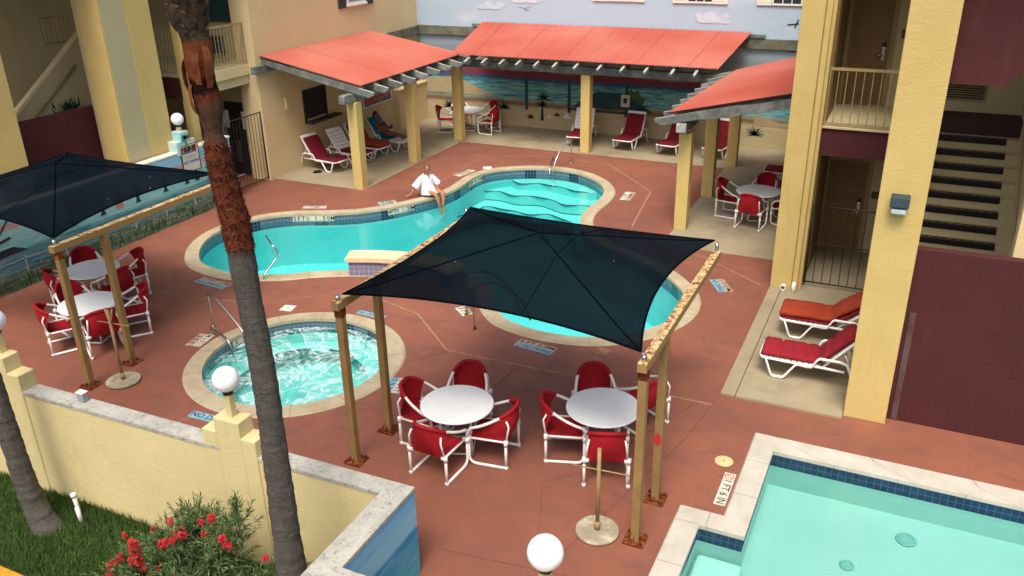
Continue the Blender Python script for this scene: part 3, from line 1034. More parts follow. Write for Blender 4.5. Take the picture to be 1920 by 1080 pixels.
# z-shaped run: along the lawn, a jog towards the street, then on to the right
outer_f = [(-21, 5.98), (-10.0, 6.15), (-4.60, 6.25), (-4.60, 4.86), (3.0, 4.86)]
inner_f = [(-21, 6.2), (-10.0, 6.37), (-4.32, 6.47), (-4.32, 5.10), (3.0, 5.10)]
m = MB(); m.prism([(a, b) for a, b in outer_f] + [(a - .003, b) for a, b in inner_f[::-1]], -0.6, WT - 0.045); m.build('wall_face', 'pale_yellow', fw)
m = MB(); m.prism([(a + (-.012 if i < 4 else 0), b - .012) for i, (a, b) in enumerate(outer_f)] + [(a + .008, b + .008) for a, b in inner_f[::-1]], WT - 0.045, WT)
m.build('cap', 'cap', fw)
m = MB(); m.box(-4.3225, 5.10, 0.0, -4.3175, 6.47, WT - 0.05); m.box(-4.32, 5.10, 0.0, 3.0, 5.106, WT - 0.05)
m.build('painted_face', 'mural_corner', fw)

def pier(x, y, along, zt, mat, parent=None, w=0.2, d=0.17, step=0.19, top=0.42, ang=0, drop=0):
    """stepped plinth astride a wall; along='x' or 'y'"""
    m = MB()
    for (u0, u1, h) in ((-w, w, top), (-w - step, -w + .002, top * 0.52), (w - .002, w + step, top * 0.52)):
        if along == 'x': m.box(x + u0, y - d, zt - drop, x + u1, y + d, zt + h, 0.012)
        else: m.box(x - d, y + u0, zt - drop, x + d, y + u1, zt + h, 0.012)
    return m.build('stepped_plinth', mat, parent)
pier(-6.68, 6.32, 'x', WT, 'pale_yellow', fw, 0.19, 0.123, 0.21, 0.42, drop=1.7)
pier(-10.62, 6.25, 'x', WT, 'pale_yellow', fw, 0.19, 0.123, 0.22, 0.46, drop=1.7)
pier(-2.17, 4.98, 'x', WT, 'pale_yellow', fw, 0.19, 0.135, 0.21, 0.42, drop=0.6)

mw = thing('mural_wall', 'long low wall on the left painted as a seascape with lighthouses and grass', 'wall')
m = MB(); m.box(-16.30, 6.25, -0.3, -16.11, 16.75, 1.66); m.build('wall_face', 'pale_yellow', mw)
m = MB(); m.box(-16.109, 6.25, 0.0, -16.085, 16.75, 1.655); m.build('painted_face', 'mural_left', mw)
m = MB(); m.box(-16.32, 6.25, 1.66, -16.07, 16.78, 1.71, 0.01); m.build('cap', 'white_paint', mw)
pier(-16.2, 15.25, 'y', 1.71, paint('mural_blue_plinth', srgb(150, 204, 216), srgb(206, 206, 176), 2.5), mw, 0.13, 0.15, 0.17, 0.46, drop=0.1)
# painted motifs: thin relief of brushwork on the wall
XW = -16.083
def motif(name, polys, mat, parent=mw, x=XW, th=0.004):
    m = MB()
    for P in polys:
        m.extr([(x, y, z) for y, z in P], (th, 0, 0))
    return m.build(name, mat, parent)
def quad(y0, z0, y1, z1, w):
    dy, dz = y1 - y0, z1 - z0; l = sqrt(dy * dy + dz * dz); ny, nz = -dz / l * w / 2, dy / l * w / 2
    return [(y0 - ny, z0 - nz), (y1 - ny, z1 - nz), (y1 + ny, z1 + nz), (y0 + ny, z0 + nz)]
P_ = []
for y in (11.75, 12.55, 13.55, 14.4, 15.1, 15.45):
    P_ += [[(y - .05, .92), (y + .05, .92), (y + .03, 1.2), (y - .03, 1.2)], [(y - .055, 1.2), (y + .055, 1.2), (y + .03, 1.28), (y - .03, 1.28)], [(y - .09, .88), (y + .09, .88), (y + .06, .92), (y - .06, .92)]]
motif('painted_lighthouses', P_, PA['dark'])
motif('painted_lighthouse', [[(12.9, .9), (13.12, .9), (13.07, 1.35), (12.95, 1.35)]], PA['rose'])
P_ = []
for k in range(9):
    y = 8.6 + k * .95
    P_ += [quad(y, .55 + .06 * sin(k), y + .95, .55 + .06 * sin(k + 1), .025)]
    P_.append([(y - .02, .3), (y + .02, .3), (y + .02, .66), (y - .02, .66)])
motif('painted_rope_fence', P_, PA['rail'])
P_ = []
for k in range(26):
    y, z = rnd.uniform(8.5, 16.4), rnd.uniform(.10, .42); r_ = rnd.uniform(.015, .035)
    P_.append([(y - r_, z), (y, z - r_), (y + r_, z), (y, z + r_)])
motif('painted_flowers', P_, PA['yellow'])
P_ = []
for k in range(420):
    y, z = rnd.uniform(8.0, 16.6), rnd.uniform(.0, .2); a = rnd.uniform(-.5, .5); l_ = rnd.uniform(.12, .30)
    P_.append([(y - .01, z), (y + .012, z), (y + sin(a) * l_, z + cos(a) * l_)])
motif('painted_grass', P_, PA['lime'], th=0.003)
P_ = []
for k in range(10):
    a = RAD(-70 + k * 34)
    P_.append([(15.25, 2.0), (15.25 + .03 * cos(a), 2.0 + .06), (15.25 + .22 * sin(a), 2.0 + .13 * cos(a))])
motif('painted_palm', P_ + [[(15.22, 1.72), (15.28, 1.72), (15.27, 2.0), (15.23, 2.0)]], PA['palm'], x=-16.045)
P_ = [quad(9.0, .9, 10.3, 1.12, .05), quad(9.4, .95, 9.2, 1.5, .04), quad(9.9, 1.05, 10.4, 1.55, .03), [(8.6, .72), (10.6, .78), (10.3, .92), (8.8, .9)]]
motif('painted_boat', P_, PA['dark'])

def globe_lamp(name, label, x, y, zb, zc, r=0.155):
    t = thing(name, label, 'lamp', (x, y, 0), 0, 'globe lamps on the wall piers')
    m = MB(); m.box(-.045, -.045, zb, .045, .045, zc - r - .03, .006); m.build('post', 'pale_yellow', t)
    m = MB(); m.cyl((0, 0, zc - r - .035), .06, .05, 20); m.build('collar', 'black', t)
    m = MB(); m.sphere((0, 0, zc), r, 40, 24); m.build('globe', 'white_glass', t)
    return t
globe_lamp('globe_lamp', 'white globe lamp on the stepped pier in front of the hot tub', -6.68, 6.32, WT + .40, 2.11)
globe_lamp('globe_lamp', 'white globe lamp cut by the left edge of the picture above the stepped pier', -10.62, 6.27, WT + .44, 2.13)
globe_lamp('globe_lamp', 'largest white globe lamp at the bottom centre near the wading pool', -2.19, 5.15, WT + .38, 2.1)
globe_lamp('globe_lamp', 'farthest white globe lamp on the blue painted pier beside the rules sign', -16.2, 15.25, 2.16, 2.46, 0.15)

# small grey box on the front wall cap, pipes in the lawn
t = thing('junction_box', 'small grey electrical box standing on the front wall cap', 'box', (-9.25, 6.30, WT))
m = MB(); m.box(-.055, -.04, 0, .055, .04, .13, .008); m.build('box_body', mottled('grey_box_paint', srgb(150, 158, 160), srgb(136, 144, 148)), t)
m = MB(); m.box(-.065, -.05, .13, .065, .05, .145, .004); m.build('lid', 'white_paint', t)
t = thing('vent_pipes', 'pair of short white plastic pipes standing in the grass by the wall', 'pipe', (-9.36, 5.9, -.46))
m = MB(); m.tube([(-.05, .05, 0), (-.055, .03, .36)], .028, 10); m.tube([(-.055, .03, .33), (-.056, .029, .38)], .037, 10); m.build('pipe', 'pipe_white', t)
m = MB(); m.tube([(.11, -.06, 0), (.105, -.07, .27)], .028, 10); m.build('pipe', 'pipe_white', t)

# rules sign on the mural wall
t = thing('pool_rules_sign', 'white pool rules sign with a red heading and blue NO DIVING on the mural wall', 'sign', (-16.07, 15.33, 0))
m = MB(); m.box(0, -.27, 1.17, .02, .27, 1.80, .005); m.build('board', 'tile_white', t)
m = MB(); m.tube([(.012, -.285, 1.15), (.012, -.285, 1.78), (.012, -.22, 1.83), (.012, .22, 1.83), (.012, .285, 1.78), (.012, .285, 1.15)], .012, 6); m.build('frame', 'black', t)
def wallM(x, y, z, s=1.0):   # text facing +x, reading towards +y
    return Matrix(((0, 0, 1, x), (1, 0, 0, y), (0, 1, 0, z), (0, 0, 0, 1)))
m = MB(); text_into(m, 'POOL RULES', .085, wallM(.023, 0, 1.735), bold=.003); m.build('heading', 'ink_red', t)
m = MB(); text_into(m, 'NO DIVING', .098, wallM(.023, 0, 1.40), bold=.003); m.build('warning', 'ink_blue', t)
m = MB()
for k in range(5):
    z = 1.66 - k * .042
    m.box(.0205, -.2, z, .022, .2 - .07 * (k % 3), z + .012)
m.build('rule_lines', mottled('grey_print', srgb(150, 160, 176), srgb(150, 160, 176)), t)

# ------------------------------------------------------------------ shade sails
def shade(label, xa, xb, yb=11.55, group='shade canopies over the tables', zbeam=2.42):
    """two cantilevered frames at x=xa and x=xb carrying a four-panel sail"""
    t = thing('shade_canopy', label, 'canopy', (0, 0, 0), 0, group)
    for x in (xa, xb):
        m = MB()
        for (y, top) in ((8.0, 2.36), (8.85, 2.36)):
            m.box(x - .05, y - .05, 0.02, x + .05, y + .05, top, .006)
            m.build('post', 'post', t); m = MB()
            p = MB(); p.box(x - .13, y - .13, 0.0, x + .13, y + .13, .022, .004)
            for sx in (-1, 1):
                for sy in (-1, 1):
                    p.cyl((x + sx * .095, y + sy * .095, .02), .018, .035, 8)
            for sx, sy in ((1, 0), (-1, 0), (0, 1), (0, -1)):
                q = [(x + sx * .05 - sy * .006, y + sy * .05 - sx * .006, .02), (x + sx * .05 + sy * .006, y + sy * .05 + sx * .006, .02)]
                p.extr([(x + sx * .05, y + sy * .05, .02), (x + sx * .11, y + sy * .11, .02), (x + sx * .05, y + sy * .05, .09)], (sy * .008, sx * .008, 0))
            p.build('base_plate', 'rust', t)
        m.bm.free()
        m = MB(); m.box(x - .055, 7.90, 2.36, x + .055, yb, 2.47, .006); m.build('beam', 'beam', t)
        m = MB(); m.box(x - .056, 7.944, 2.24, x + .056, 8.056, 2.37, .008); m.build('corner_bracket', 'rust', t)
        m = MB(); m.tube([(x, 7.98, 2.45), (x, 7.98, 2.55)], .03, 8); m.tube([(x, yb - .05, 2.45), (x, yb - .05, 2.6)], .025, 8); m.build('turnbuckle', 'steel', t)
    # the sail: bilinear corner patch with scalloped edges raised to a centre peak
    n = 28
    x0, x1, y0, y1 = xa + .06, xb - .05, 8.02, yb - .02
    cz = {(0, 0): 2.56, (1, 0): 2.56, (0, 1): 2.62, (1, 1): 2.62}
    rows = []
    for j in range(n + 1):
        v = j / n
        r_ = []
        for i in range(n + 1):
            u = i / n
            sx = 4 * u * (1 - u); sy = 4 * v * (1 - v)
            px = x0 + (x1 - x0) * u; py = y0 + (y1 - y0) * v
            # scallop: edges pulled in at mid-span
            cxy = 0.26
            px += (0.5 - u) * 2 * cxy * sy * abs(2 * u - 1)
            py += (0.5 - v) * 2 * cxy * 0.9 * sx * abs(2 * v - 1)
            z = cz[(0, 0)] * (1 - v) + cz[(0, 1)] * v
            a, b = abs(2 * u - 1), abs(2 * v - 1)
            d = max(a, b)
            pk = (1 - d) ** 1.15 * 0.46
            edge = 0.05 * (1 - min(a, b) ** 2)
            z += pk + edge - 0.04 * sx * sy * (1 - d)
            r_.append((px, py, z))
        rows.append(r_)
    m = MB(); m.grid(rows); sail = m.build('sail', 'shade', t)
    G = rows
    for path in ([G[k][k] for k in range(n + 1)], [G[k][n - k] for k in range(n + 1)]):
        m = MB(); m.tube([(p[0], p[1], p[2] + .004) for p in path], .011, 5); m.build('seam', 'seam', sail)
    for path in ([G[k][int(n * .64)] for k in range(n + 1)],):
        m = MB(); m.tube([(p[0], p[1], p[2] + .003) for p in path], .006, 5); m.build('seam', 'seam', sail)
    rim = G[0] + [G[k][n] for k in range(1, n + 1)] + G[n][-2::-1] + [G[k][0] for k in range(n - 1, 0, -1)]
    m = MB(); m.tube(rim, .014, 6, False, True); m.build('edge_cable', 'seam', sail)
    # corner rings
    for (i, j, x, y) in ((0, 0, xa, 7.98), (0, n, xb, 7.98), (n, 0, xa, yb - .05), (n, n, xb, yb - .05)):
        p = G[i][j]
        m = MB(); m.tube([p, (x, y, 2.54)], .007, 6); m.build('shackle', 'steel', t)
    return t
shade('dark navy sail canopy on rusty tan posts in the middle of the deck', -6.26, -2.22)
shade('dark navy sail canopy on tan posts at the left over the two left tables', -15.49, -11.45)

# warning diamond on one post
t = thing('red_diamond_sticker', 'red diamond reflector stuck low on the rear right canopy post', 'reflector', (-2.22, 8.795, .95))
m = MB(); m.extr([(-.055, 0, 0), (0, 0, -.1), (.055, 0, 0), (0, 0, .1)], (0, -.006, 0)); m.build('diamond', 'ink_red', t)

# bare umbrella stands
def stand(label, x, y, h, z1, fork=False):
    t = thing('umbrella_stand', label, 'umbrella stand', (x, y, 0), 0, 'bare umbrella stands')
    m = MB(); m.cyl((0, 0, 0.005), .27, .045, 44, bevel=.012); m.build('base_disc', 'concrete', t)
    m = MB(); m.tube([(0, 0, .045), (0, 0, .17)], .036, 12); m.build('socket', 'stick', t)
    m = MB(); m.tube([(0, 0, .05), (0, 0, h)], .024, 12); m.build('pole', 'stick', t)
    m = MB(); m.tube([(-.36, .05, z1), (.36, .05, z1 + .05)], .010, 8); m.build('crossbar', 'stick', t)
    if fork:
        for sx in (-1, 1):
            m = MB(); m.tube([(0, 0, h - .28), (sx * .08, .02, h + .02)], .014, 8); m.build('fork_arm', 'stick', t)
    return t
stand('bare umbrella stand with round concrete base beside the right table', -2.69, 7.95, 1.22, .86)
stand('bare umbrella stand with forked top beside the left canopy posts', -11.06, 8.31, 1.30, 1.02, True)

# ------------------------------------------------------------------ pergolas
def roof_sheet(name, A, B, C_, D, parent, pitch=0.095, amp=0.019):
    """corrugated sheet: A-B upper edge, D-C lower edge; corrugations run A->D"""
    A, B, C_, D = map(Vector, (A, B, C_, D))
    L = (B - A).length
    n = int(L / pitch * 4)
    top, bot, ut, ub = [], [], [], []
    nrm = (B - A).cross(D - A).normalized()
    if nrm.z < 0: nrm = -nrm
    for i in range(n + 1):
        u = i / n
        w = sin(u * L / pitch * 2 * pi) * amp
        top.append(A.lerp(B, u) + nrm * w); bot.append(D.lerp(C_, u) + nrm * w)
        ut.append((u * L, 0)); ub.append((u * L, (D - A).length))
    m = MB()
    m.grid([top, bot], [ut, ub])
    m.grid([[p - nrm * .004 for p in top], [p - nrm * .004 for p in bot]])
    m.grid([bot, [p - nrm * .006 for p in bot]]); m.grid([top, [p - nrm * .006 for p in top]])
    return m.build(name, 'roof', parent, recalc=False)

def rafter(parent, p0, p1, w=0.07, h=0.17, tail=True):
    """sloping timber with a nosed outer end at p1 and a whitewashed top"""
    p0, p1 = Vector(p0), Vector(p1)
    d = (p1 - p0).normalized()
    hz = Vector((d.x, d.y, 0)).normalized()
    s_ = Vector((-hz.y, hz.x, 0)) * w / 2
    up = Vector((0, 0, 1))
    prof = [p0, p1, p1 - up * h * .35, p1 - d * .16 - up * h, p0 - up * h]
    m = MB(); m.extr([p + s_ for p in prof], -s_ * 2)
    r_ = m.build('rafter', 'grey_wood', parent)
    q = p1 - d * .46
    m = MB(); m.extr([q + s_ * .98 + up * .003, p1 + s_ * .98 + up * .003, p1 + s_ * .98 - up * h * .3, p1 + s_ * .98 - up * h * .3 - d * .01, p1 - d * .01 + s_ * .98, q + s_ * .98], -s_ * 1.96)
    m.build('painted_tail', 'white_end', r_)

def column(parent, x, y, h, w=0.145, mat='yellow'):
    m = MB(); m.box(x - w, y - w, 0.0, x + w, y + w, h, .012)
    return m.build('column', mat, parent)

# left pergola against the cream wall
pg = thing('pergola', 'left pergola with sloping red corrugated roof against the cream wall', 'pergola', group='red-roofed pergolas round the pool')
roof_sheet('roof', (-16.34, 18.62, 3.46), (-16.34, 24.05, 3.46), (-13.20, 24.35, 2.84), (-13.20, 18.72, 2.84), pg)
for x, y in ((-13.52, 18.83), (-13.52, 21.72)): column(pg, x, y, 2.38)
for k in range(9):
    y = 18.70 + k * .70
    rafter(pg, (-16.34, y, 3.40), (-12.78, y + .03, 2.68))
m = MB(); m.box(-13.62, 18.30, 2.40, -13.42, 24.4, 2.62, .01); m.build('beam', 'grey_wood', pg)
m = MB(); m.box(-16.345, 18.2, 3.02, -16.22, 24.6, 3.22, .008); m.build('ledger', 'grey_wood', pg)
# back pergola
pg = thing('pergola', 'long back pergola with red corrugated roof in front of the beach mural', 'pergola', group='red-roofed pergolas round the pool')
roof_sheet('roof', (-13.75, 26.95, 3.50), (-4.70, 26.95, 3.50), (-5.02, 24.10, 2.86), (-13.45, 24.10, 2.86), pg)
for x, y in ((-13.55, 24.66), (-9.08, 24.66)): column(pg, x, y, 2.38)
for x in (-12.80, -12.2, -11.6, -11.05, -10.45, -9.85, -9.18, -8.45, -7.75, -7.05, -6.28, -5.62):
    rafter(pg, (x - .02, 26.95, 3.43), (x, 23.78, 2.70), 0.075, .17)
m = MB(); m.box(-13.5, 24.55, 2.40, -4.9, 24.75, 2.62, .01); m.build('beam', 'grey_wood', pg)
m = MB(); m.box(-14.1, 26.84, 3.36, -4.3, 26.96, 3.44, .004); m.build('ledger', 'grey_wood', pg)
# right pergola, leaning on the right-hand building
pg = thing('pergola', 'right pergola with faded red roof beside the tall yellow pillar', 'pergola', group='red-roofed pergolas round the pool')
roof_sheet('roof', (-1.55, 24.5, 3.62), (-1.55, 18.2, 3.62), (-4.92, 18.60, 2.78), (-4.62, 24.5, 2.78), pg)
for x, y in ((-4.55, 18.98), (-4.55, 21.68), (-4.55, 24.70)): column(pg, x, y, 2.38 if y > 19 else 2.30)
for k in range(9):
    y = 18.50 + k * .72
    rafter(pg, (-1.55, y, 3.54), (-5.18, y, 2.66))
m = MB(); m.box(-4.65, 18.42, 2.40, -4.45, 24.9, 2.62, .01); m.build('beam', 'grey_wood', pg)
m = MB(); m.box(-4.66, 18.37, 2.42, -4.44, 18.425, 2.615, .01); m.build('beam_end', 'white_end', pg)
m = MB(); m.extr([(-1.6, 18.22, 3.50), (-4.9, 18.56, 2.70), (-4.9, 18.56, 2.54), (-1.6, 18.22, 3.28)], (0, .06, 0)); m.build('fascia', 'grey_wood', pg)

# ------------------------------------------------------------------ buildings
def wall_box(m, x0, y0, z0, x1, y1, z1): m.box(x0, y0, z0, x1, y1, z1)

# --- back building with the painted wall
bb = thing('painted_building', 'back building wall painted as beach below and cloudy sky above', 'building')
m = MB(); m.box(-16.6, 27.0, 0, -1.2, 27.3, 6.8); m.build('wall', 'mural_back', bb)
m = MB(); m.box(-16.35, 26.88, 3.03, -1.2, 27.0, 3.32, .006); m.build('ledge', 'ledge', bb)
def back_window(x0, x1, z0=4.33):
    f = MB(); f.box(x0 - .05, 26.95, z0 - .05, x0, 27.0, z0 + 1.15); f.box(x1, 26.95, z0 - .05, x1 + .05, 27.0, z0 + 1.15); f.box(x0, 26.95, z0 - .05, x1, 27.0, z0); f.box(x0, 26.95, z0 + 1.1, x1, 27.0, z0 + 1.15)
    for k in (1, 2): f.box(x0 + (x1 - x0) * k / 3 - .012, 26.965, z0, x0 + (x1 - x0) * k / 3 + .012, 26.998, z0 + 1.1)
    for k in (1, 2): f.box(x0, 26.967, z0 + k * .37 - .012, x1, 26.996, z0 + k * .37 + .012)
    w = f.build('window', 'white_paint', bb)
    g = MB(); g.box(x0, 26.985, z0, x1, 26.992, z0 + 1.1); g.build('pane', 'glass_dark', w)
    for a, b in ((x0 - .48, x0 - .06), (x1 + .06, x1 + .48)):
        s_ = MB(); s_.box(a, 26.955, z0 - .06, b, 26.995, z0 + 1.15, .004)
        for k in range(12): s_.box(a + .05, 26.948, z0 + .02 + k * .09, b - .05, 26.957, z0 + .05 + k * .09)
        s_.build('shutter', 'white_paint', w)
back_window(-6.70, -5.98); back_window(-4.17, -3.40); back_window(-9.3, -8.55)
YW = 26.996
def bmotif(name, polys, mat, th=0.005, y=YW):
    m = MB()
    for P in polys: m.extr([(x, y, z) for x, z in P], (0, -th, 0))
    return m.build(name, mat, bb)
def agave(cx, cz, r_, n=11):
    out = []
    for k in range(n):
        a = RAD(-100 + 200 * k / (n - 1)) + rnd.uniform(-.1, .1)
        l_ = r_ * rnd.uniform(.75, 1.1)
        tx, tz = cx + sin(a) * l_, cz + cos(a) * l_
        px, pz = cos(a) * .035, -sin(a) * .035
        out.append([(cx - px, cz - pz), (cx + px, cz + pz), (tx, tz)])
    return out
for (x, z, r_) in ((-15.2, .52, .32), (-13.0, .62, .3), (-7.05, .68, .42), (-4.35, .42, .34), (-2.6, .5, .34)):
    bmotif('painted_agave', agave(x, z, r_), PA['agave'])
bmotif('painted_palm', [[(-11.62, .28), (-11.5, .28), (-11.52, .8), (-11.58, .8)]] + agave(-11.55, .8, .34, 9) + agave(-11.5, 1.05, .42, 9), PA['green'])
for (x0, x1, z0) in ((-10.45, -7.95, .85),):
    bmotif('painted_tent', [[(x0, z0), (x1 + .3, z0), ((x0 + x1) / 2 + .6, z0 + .55), ((x0 + x1) / 2 - .4, z0 + .55)]], PA['tent'])
bmotif('painted_rail', [[(x, .62), (x + .11, .62), (x + .11, 1.72), (x, 1.72)] for x in (-12.2, -10.62, -10.1, -8.6)] + [[(-10.6, .72), (-8.3, .72), (-8.3, .79), (-10.6, .79)]], PA['tent'], 0.003)
bmotif('painted_bush', [[(-8.3 + .34 * cos(a) * (1 + .2 * sin(5 * a)), 1.12 + .42 * sin(a) * (1 + .2 * sin(7 * a))) for a in [2 * pi * k / 26 for k in range(26)]]], PA['lime'], .004)
bmotif('painted_fish', [[(-10.35, .42), (-10.1, .55), (-9.85, .5), (-9.75, .38), (-10.0, .33)]], PA['fish'])
bmotif('painted_shell', [[(-10.8, .42), (-10.66, .62), (-10.5, .42)], [(-11.4, .4), (-11.3, .5), (-11.2, .4)]], PA['white'])
bmotif('painted_scrub', agave(-12.0, .35, .2, 7) + agave(-11.0, .5, .14, 7), PA['brown'], .004)
bmotif('painted_dune', [[(-16.3, 1.0), (-14.6, 1.0), (-13.4, 1.02), (-14.1, 1.3), (-14.9, 1.62), (-16.3, 1.45)]], paint('mural_dune', srgb(178, 164, 128), srgb(166, 152, 118), 2), .004)
bmotif('painted_dune', [[(-4.4, 1.05), (-3.6, .82), (-2.0, .95), (-1.4, 1.2), (-1.4, .7), (-4.4, .7)]], paint('mural_dune_low', srgb(172, 154, 118), srgb(160, 142, 108), 2), .0035)
# bird and clouds
def cloud(cx, cz, w, h, seed):
    rr = random.Random(seed)
    out = []
    for k in range(16):
        a = rr.uniform(0, pi); d = rr.uniform(0, 1)
        x, z = cx + cos(a) * w * .75 * d, cz + sin(a) * h * .6 * d
        r_ = rr.uniform(.10, .24) * h * 1.3
        out.append([(x + r_ * 1.5 * cos(b) * (1 + .12 * sin(3 * b + k)), max(cz - .04, z + r_ * sin(b))) for b in [2 * pi * q / 14 for q in range(14)]])
    return out
cm = paint('mural_cloud', srgb(198, 206, 216), srgb(178, 194, 210), 1.6)
for i, (x, z, w, h) in enumerate(((-6.0, 3.75, .8, .42), (-11.9, 4.18, .95, .42), (-13.4, 3.95, .7, .3), (-11.3, 4.5, .9, .4), (-9.6, 4.55, .7, .3), (-7.6, 4.6, .9, .3), (-14.4, 4.5, .9, .35), (-4.9, 4.7, .7, .4))):
    P_ = cloud(x, z, w, h, i + 3)
    for j, p in enumerate(P_):
        m = MB() if j == 0 else m
        m.extr([(a, YW - .0006 * j, b) for a, b in p], (0, -.003, 0))
    m.build('painted_cloud', cm, bb)
bmotif('painted_gull', [quad(-12.40, 4.03, -12.16, 3.98, .025), quad(-12.16, 3.98, -11.96, 4.05, .02), quad(-12.2, 3.95, -12.02, 3.93, .035)], PA['rail'], .007)
bmotif('painted_bird', [quad(-3.72, 3.74, -3.40, 3.78, .035), quad(-3.50, 3.66, -3.42, 3.90, .04)], PA['dark'], .007)
m = MB(); m.box(-8.72, 26.93, .98, -8.42, 26.994, 1.38, .005); cb = m.build('clock_box', 'tile_white', bb)
m = MB(); m.box(-8.63, 26.92, 1.1, -8.51, 26.932, 1.27); m.build('clock_slot', 'ink', cb)
m = MB(); m.box(-3.62, 26.9, 3.0, -3.4, 26.99, 3.28, .005); m.build('wall_fitting', 'black_iron', bb)

# --- left hotel block
XL = -16.35
lb = thing('hotel_wing', 'left hotel wing with cream side wall, yellow pillars, balcony and stairwell', 'building')
m = MB(); m.box(-17.0, 18.45, 0, XL, 27.0, 6.9); m.build('wall', 'cream', lb)
m = MB(); m.box(XL, 25.0, 3.0, XL + .13, 27.0, 3.3, .006); m.box(XL, 24.4, 3.02, XL + .11, 25.0, 3.28, .006); m.build('ledge', 'ledge', lb)
m = MB(); m.box(XL, 25.1, 0, XL + .22, 27.0, 1.32); m.box(XL, 25.1, 1.32, XL + .26, 27.0, 1.37, .006); m.build('low_wall', 'cream', lb)
w = box('window', 'white_paint', lb, XL, 22.86, 4.38, XL + .05, 23.86, 5.6)
box('pane', 'glass_grey', w, XL + .045, 22.93, 4.46, XL + .056, 23.79, 5.5)
box('window_sill', 'white_paint', w, XL, 22.82, 4.32, XL + .09, 23.90, 4.378, .006)
for a, b in ((22.42, 22.80), (23.92, 24.28)):
    s_ = MB(); s_.box(XL, a, 4.30, XL + .045, b, 5.65, .004)
    for k in range(14): s_.box(XL + .04, a + .05, 4.36 + k * .09, XL + .052, b - .05, 4.39 + k * .09)
    s_.build('shutter', 'dark_shutter', w)
w = box('service_hatch', 'mat_dark', lb, XL, 20.3, 1.36, XL + .012, 21.28, 2.16)
m = MB()
for b in ((20.24, 1.30, 20.30, 2.22), (21.28, 1.30, 21.34, 2.22), (20.30, 2.16, 21.28, 2.22)): m.box(XL, b[0], b[1], XL + .04, b[2], b[3])
m.box(XL, 20.77, 1.36, XL + .03, 20.81, 2.16)
m.build('frame', 'black_iron', w)
m = MB(); m.box(XL, 20.22, 1.24, XL + .30, 21.75, 1.298, .01); m.build('counter', 'dark_shutter', w)
box('light_box', 'pale_yellow', lb, XL, 19.42, 1.82, XL + .06, 19.58, 2.18, .008)
# pool-side picture panel
w = box('picture_panel', 'white_paint', lb, XL, 23.25, 1.06, XL + .02, 25.0, 1.62)
box('picture', mural('painted_sunset_panel', 0, [(0, srgb(62, 84, 70)), (1.2, srgb(168, 60, 58)), (1.38, srgb(96, 112, 96)), (1.48, srgb(150, 66, 62))], .06, 1.8), w, XL + .02, 23.32, 1.12, XL + .026, 24.93, 1.56)
# recess wall, balcony slab, upper wall
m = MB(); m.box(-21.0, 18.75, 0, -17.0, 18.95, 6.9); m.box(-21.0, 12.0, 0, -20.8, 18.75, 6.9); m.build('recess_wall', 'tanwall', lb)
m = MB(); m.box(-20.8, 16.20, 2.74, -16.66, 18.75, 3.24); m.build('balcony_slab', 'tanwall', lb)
m = MB(); m.box(-20.8, 16.12, 2.72, -16.80, 16.196, 3.25); m.build('maroon_band', 'maroon', lb)
m = MB(); m.box(-16.655, 16.2, 2.99, -16.60, 18.45, 3.26, .004); m.build('slab_edge', 'pale_yellow', lb)
m = MB(); m.box(-16.83, 16.13, 0, -16.62, 16.36, 6.9); m.build('slim_column', 'yellow', lb)
def railing(parent, p0, p1, z0, z1, mat='tan_metal', gap=.115, r=.009, rail=.02):
    p0, p1 = Vector(p0), Vector(p1); L = (p1 - p0).length; d = (p1 - p0) / L
    ang = atan2(d.y, d.x)
    rt = Matrix.Rotation(ang, 3, 'Z')
    def bar(m, c0, c1, zz0, zz1, w): 
        m.box(c0, -w, zz0, c1, w, zz1, 0)
    for (nm, a, b, w) in (('handrail', z1 - .045, z1, rail), ('bottom_rail', z0, z0 + .04, rail)):
        m = MB()
        t_ = bmesh.new(); bmesh.ops.create_cube(t_, size=1)
        for v in t_.verts: v.co = Vector(((v.co.x + .5) * L, v.co.y * 2 * w, a + (v.co.z + .5) * (b - a)))
        m.add(t_, Matrix.Translation(p0) @ rt.to_4x4())
        m.build(nm, mat, parent)
    n = int(L / gap)
    m = MB()
    for k in range(n + 1):
        q = p0 + d * (L * k / n)
        m.tube([(q.x, q.y, z0 + .02), (q.x, q.y, z1 - .02)], r * (1.8 if k in (0, n) else 1), 6, False)
    m.build('balusters', mat, parent)
rl = bpy.data.objects.new('balcony_railing', None); COL.objects.link(rl); rl.parent = lb
railing(rl, (-17.95, 16.18, 0), (-16.85, 16.18, 0), 3.36, 4.42)
railing(rl, (-16.63, 16.4, 0), (-16.63, 18.42, 0), 3.36, 4.36)
w = box('window', 'dark_shutter', lb, -18.6, 18.70, 4.30, -17.25, 18.75, 6.3)
box('pane', 'glass_teal', w, -18.55, 18.69, 4.35, -17.3, 18.699, 6.25)
box('mullion', 'white_paint', w, -18.02, 18.68, 4.35, -17.99, 18.69, 6.25)
w = box('air_conditioner', 'grey_wood', lb, -18.35, 18.66, 3.45, -17.62, 18.75, 3.92)
m = MB()
for k in range(9): m.box(-18.32, 18.645, 3.49 + k * .047, -17.65, 18.659, 3.51 + k * .047)
m.build('louvres', 'black_iron', w)
w = box('side_door', 'mat_dark', lb, -17.9, 18.66, 0, -17.32, 18.75, 2.1)
